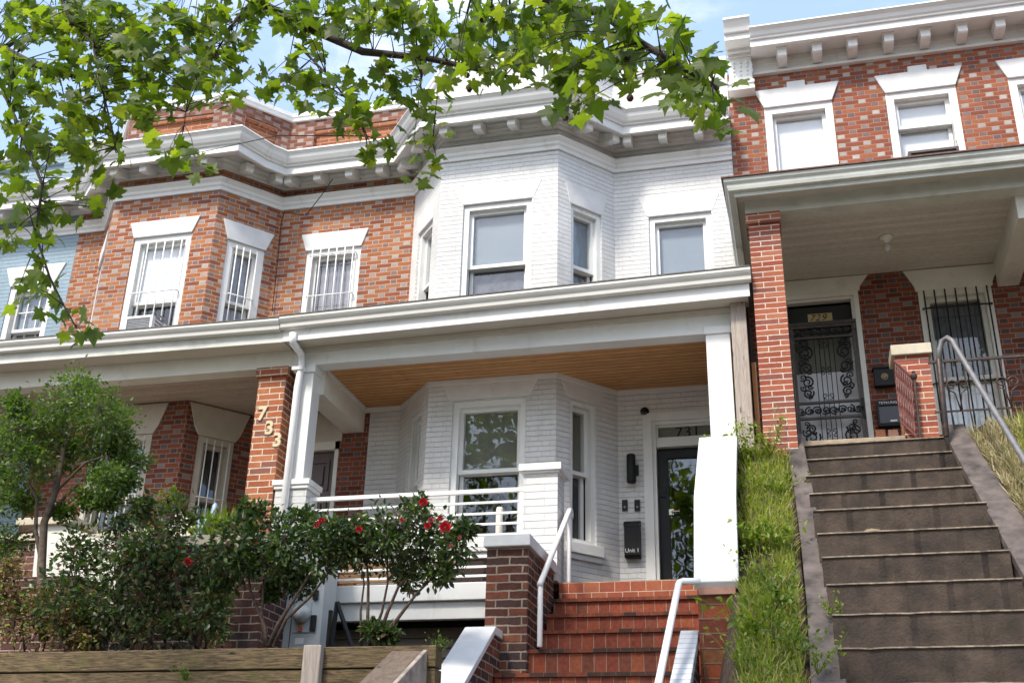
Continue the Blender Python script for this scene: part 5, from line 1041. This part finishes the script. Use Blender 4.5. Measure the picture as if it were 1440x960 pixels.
# ================================================================== SYCAMORE
SY=thing('sycamore_tree',(-7.2,3.2,-1.6),'sycamore tree whose leafy branches hang across the top of the picture','tree')
g=G(); L=LM()
def pl(l): return [PX(x,y,Y) for x,y,Y in l]
trunk=[Vector((-7.2,3.2,-1.7)),Vector((-7.15,3.25,1)),Vector((-7.0,3.4,4)),Vector((-6.8,3.6,6.6)),Vector((-6.4,3.6,9.5))]
g.tube(trunk,[.42,.33,.28,.22,.12],14)
limbs=[(pl([(-520,-330,5.2),(-250,60,6.2),(-60,45,6.8),(0,68,7.0),(40,88,7.0),(90,102,7.0),(115,112,7.0)]),.075),
(pl([(-300,-500,5.0),(60,-260,6.2),(250,-80,6.8),(355,0,7.0),(430,38,7.0),(510,73,7.0),(600,82,7.0),(660,95,6.9),(720,110,6.8)]),.06),
(pl([(250,-80,6.8),(440,-60,6.4),(600,-40,6.0),(740,-10,5.8),(850,20,5.6),(900,60,5.4),(960,95,5.3),(1010,125,5.3)]),.05),
(pl([(0,68,7.0),(20,100,6.8),(10,140,6.7),(35,200,6.6),(60,260,6.6),(50,330,6.6),(70,390,6.6),(90,430,6.6),(108,462,6.6)]),.02),
(pl([(60,-260,6.2),(60,-60,6.6),(100,30,6.8),(130,60,6.8),(140,110,6.8),(155,170,6.8),(163,215,6.8)]),.018),
(pl([(355,0,7.0),(330,30,6.9),(300,80,6.8),(265,130,6.8),(258,185,6.8)]),.012),
(pl([(430,38,7.0),(425,70,6.9),(465,110,6.8),(495,150,6.8),(520,200,6.8)]),.014),
(pl([(600,82,7.0),(590,120,6.9),(600,160,6.9),(610,210,6.9)]),.010)]
for l,r in limbs: n=len(l); g.tube(l,[r*(1-.75*i/(n-1)) for i in range(n)],8)
lp=[]
for l,_ in limbs:
    for a,b in zip(l,l[1:]):
        for i in range(6): lp.append(a.lerp(b,i/6))
cl=[(20,30,60,40,34,7.0),(90,30,50,40,34,7.1),(150,45,50,45,34,7.0),(220,30,50,40,32,7.0),(285,45,45,45,30,7.1),(340,20,40,25,18,7.0),(400,15,40,22,16,6.8),(460,20,40,28,20,6.8),(520,25,45,30,24,6.9),(580,30,45,35,26,6.6),(640,40,40,35,20,6.6),(700,50,40,45,26,6.2),(750,40,40,40,22,5.8),(800,60,35,55,24,5.6),(835,110,28,30,10,5.5),(870,45,35,40,18,5.5),(915,30,30,30,12,5.4),(945,75,22,22,6,5.3),
(40,100,55,40,26,6.9),(110,110,50,40,30,7.0),(180,110,45,40,30,7.0),(245,105,45,40,28,7.0),(300,110,30,30,14,7.0),(330,75,25,25,8,6.9),
(60,170,50,35,20,6.8),(120,180,35,30,16,6.9),(200,160,40,22,14,6.9),(175,215,16,14,4,6.8),(262,210,34,28,9,6.6),(330,130,20,18,4,6.8),
(30,230,40,35,14,6.6),(90,230,35,30,12,6.6),(130,265,28,28,9,6.6),(50,290,35,30,9,6.6),(15,330,25,25,5,6.6),(75,330,20,20,4,6.6),(60,380,20,22,4,6.6),(30,410,14,16,2,6.6),(80,425,20,14,4,6.6),(108,462,14,8,2,6.6),(30,180,25,25,8,6.7),
(390,115,28,25,9,6.8),(440,110,25,25,9,6.8),(480,130,30,30,12,6.8),(510,165,26,26,9,6.8),(530,205,22,20,6,6.8),(470,170,15,15,3,6.8),(540,110,25,25,8,6.8),(430,70,20,20,6,6.9),
(600,140,22,25,7,6.9),(600,190,20,22,6,6.9),(612,232,18,14,4,6.9),(570,90,30,30,12,6.8),(640,95,18,14,4,6.7),(695,105,28,14,6,6.6),(740,95,22,18,5,6.2),
(800,145,16,14,3,5.5),(890,95,22,22,5,5.4),(930,110,25,22,5,5.3),(970,130,22,20,5,5.3),(1000,120,22,25,5,5.3),(1015,155,12,10,2,5.3),(970,85,20,16,3,5.3)]
def sleaf(p,size,vis=True):
    d=rv(.75)+np.array((.1,-.1,-.75)); n=rv(.55)+np.array((0,-.35,.75)); L.add(syc,sycf,p,d,n,size)
for cx,cy,rx,ry,n,Y in cl:
    for k in range(max(2,int(n*.66))):
        a=RN.rand()*6.283; r=math.sqrt(RN.rand()); y_=Y+RN.normal(0,.28)
        t=PX(cx+rx*r*math.cos(a),cy+ry*r*math.sin(a),y_); s=min(lp,key=lambda p:(p-t).length)
        mid=(s+t)/2+Vector((0,0,.06*(s-t).length)); g.tube([s,mid,t],[.006,.004,.002],4,False)
        for i in range(5):
            p=np.array(t)+rv(.06); sleaf(p,.062+.068*RN.rand())
# crown outside the frame, behind and above the camera (shades the garden, mirrors in the windows)
for k in range(110):
    c=Vector((RN.uniform(-10.5,2.2),RN.uniform(-3.0,5.6),RN.uniform(5.2,9.6)))
    if (c-Vector((-4.5,1.5,7.4))).length>6.0: continue
    # keep out of the view
    v=co.matrix_world.inverted()@c
    if v.z<0:
        px_=720+FPX*v.x/-v.z; py_=480-FPX*v.y/-v.z
        if -90<px_<1530 and -90<py_<1100: continue
    for i in range(9): sleaf(np.array(c)+rv(.28),.09+.07*RN.rand())
for tgt in ((-2.5,1.5,7.5),(-5,-1,8),(-8.5,1,8),(-6,5,8.2),(0,3,7.2)):
    g.tube([trunk[3],(trunk[3]+Vector(tgt))/2+Vector((0,0,.4)),Vector(tgt)],[.12,.07,.03],8)
g.ob('trunk','bark',SY,True); L.ob('crown','syc',SY)
for x,y,Y in ((882,80,5.2),(886,138,5.2),(750,90,5.9),(657,106,6.4),(660,126,6.4),(795,165,5.4),(692,10,6.2),(678,28,6.2),(964,112,5.3),(528,12,6.6)):
    c=PX(x,y,Y); gg=G(); gg.lathe(c,[(.001,-.022),(.015,-.016),(.021,0),(.015,.016),(.001,.022)],12); gg.tube([c+Vector((0,0,.02)),c+Vector((.005,0,.09))],.002,4); gg.ob('seed_ball','seed',SY,True)
for X_,Yt,lb in ((-11,-15,'big leafy tree across the road, reflected in the bay windows'),(-3.5,-17,'big leafy tree across the road, reflected in the black door glass'),(4.5,-15.5,'big leafy tree across the road behind the ornate door reflections'),(12,-17,'big leafy tree across the road at the far right')):
    T=thing('street_tree',(X_,Yt,-1.6),lb,'tree','trees across the road'); g=G(); g.tube([(X_,Yt,-1.7),(X_+.1,Yt,1.5),(X_-.1,Yt+.2,4.5),(X_,Yt,7.5)],[.28,.22,.16,.06],9)
    L=LM()
    for k in range(60):
        c=np.array((X_,Yt,9.0))+RN.normal(0,1,3)*np.array((2.3,1.9,2.7)); g.tube([(X_,Yt,3.2),tuple((np.array((X_,Yt,6.2))+c)/2),tuple(c)],[.07,.04,.015],5,False)
        for i in range(60): L.add(oval,ovalf,c+rv(.65),rv(1),rv(.6)+np.array((0,0,1)),.24+.12*RN.rand())
    g.ob('trunk','bark2',T,True); L.ob('crown','syc',T)
# ================================================================== LIGHT
sun_el,sun_az=math.radians(52),math.radians(-158)   # direction towards the sun, az from +y clockwise
sd_=Vector((math.sin(sun_az)*math.cos(sun_el),math.cos(sun_az)*math.cos(sun_el),math.sin(sun_el)))
l=bpy.data.lights.new('sun','SUN'); l.energy=1.75; l.angle=math.radians(9); l.color=(1,.94,.84); lo=bpy.data.objects.new('sun',l); COL.objects.link(lo)
lo.rotation_euler=sd_.to_track_quat('Z','Y').to_euler()
W_=bpy.data.worlds.new('World'); S.world=W_; W_.use_nodes=True; nt=W_.node_tree; bg=nt.nodes['Background']
sky=nt.nodes.new('ShaderNodeTexSky'); sky.sky_type='NISHITA'; sky.sun_disc=False; sky.sun_elevation=sun_el; sky.sun_rotation=sun_az; sky.air_density=1.0; sky.dust_density=2.6; sky.ozone_density=.6
tc=nt.nodes.new('ShaderNodeTexCoord')
n1=noise(nt,2.3,9,.62,vec=tc.outputs['Generated'],stretch=(1,1,1.8),dist=.3)
f=E_(nt,n1).step(.50,.70)
hz=mix(nt,.45,sky.outputs[0],(1.9,2.55,3.7))
col=mix(nt,f*.92,hz,(4.6,4.5,4.4))
nt.links.new(col,bg.inputs[0]); bg.inputs[1].default_value=.15
S.view_settings.view_transform='Standard'; S.view_settings.look='None'; S.view_settings.exposure=1.4; S.view_settings.gamma=1
S.render.engine='CYCLES'; S.cycles.max_bounces=5; S.cycles.diffuse_bounces=4; S.cycles.glossy_bounces=2; S.cycles.transmission_bounces=3; S.cycles.transparent_max_bounces=8; S.cycles.caustics_reflective=False; S.cycles.caustics_refractive=False
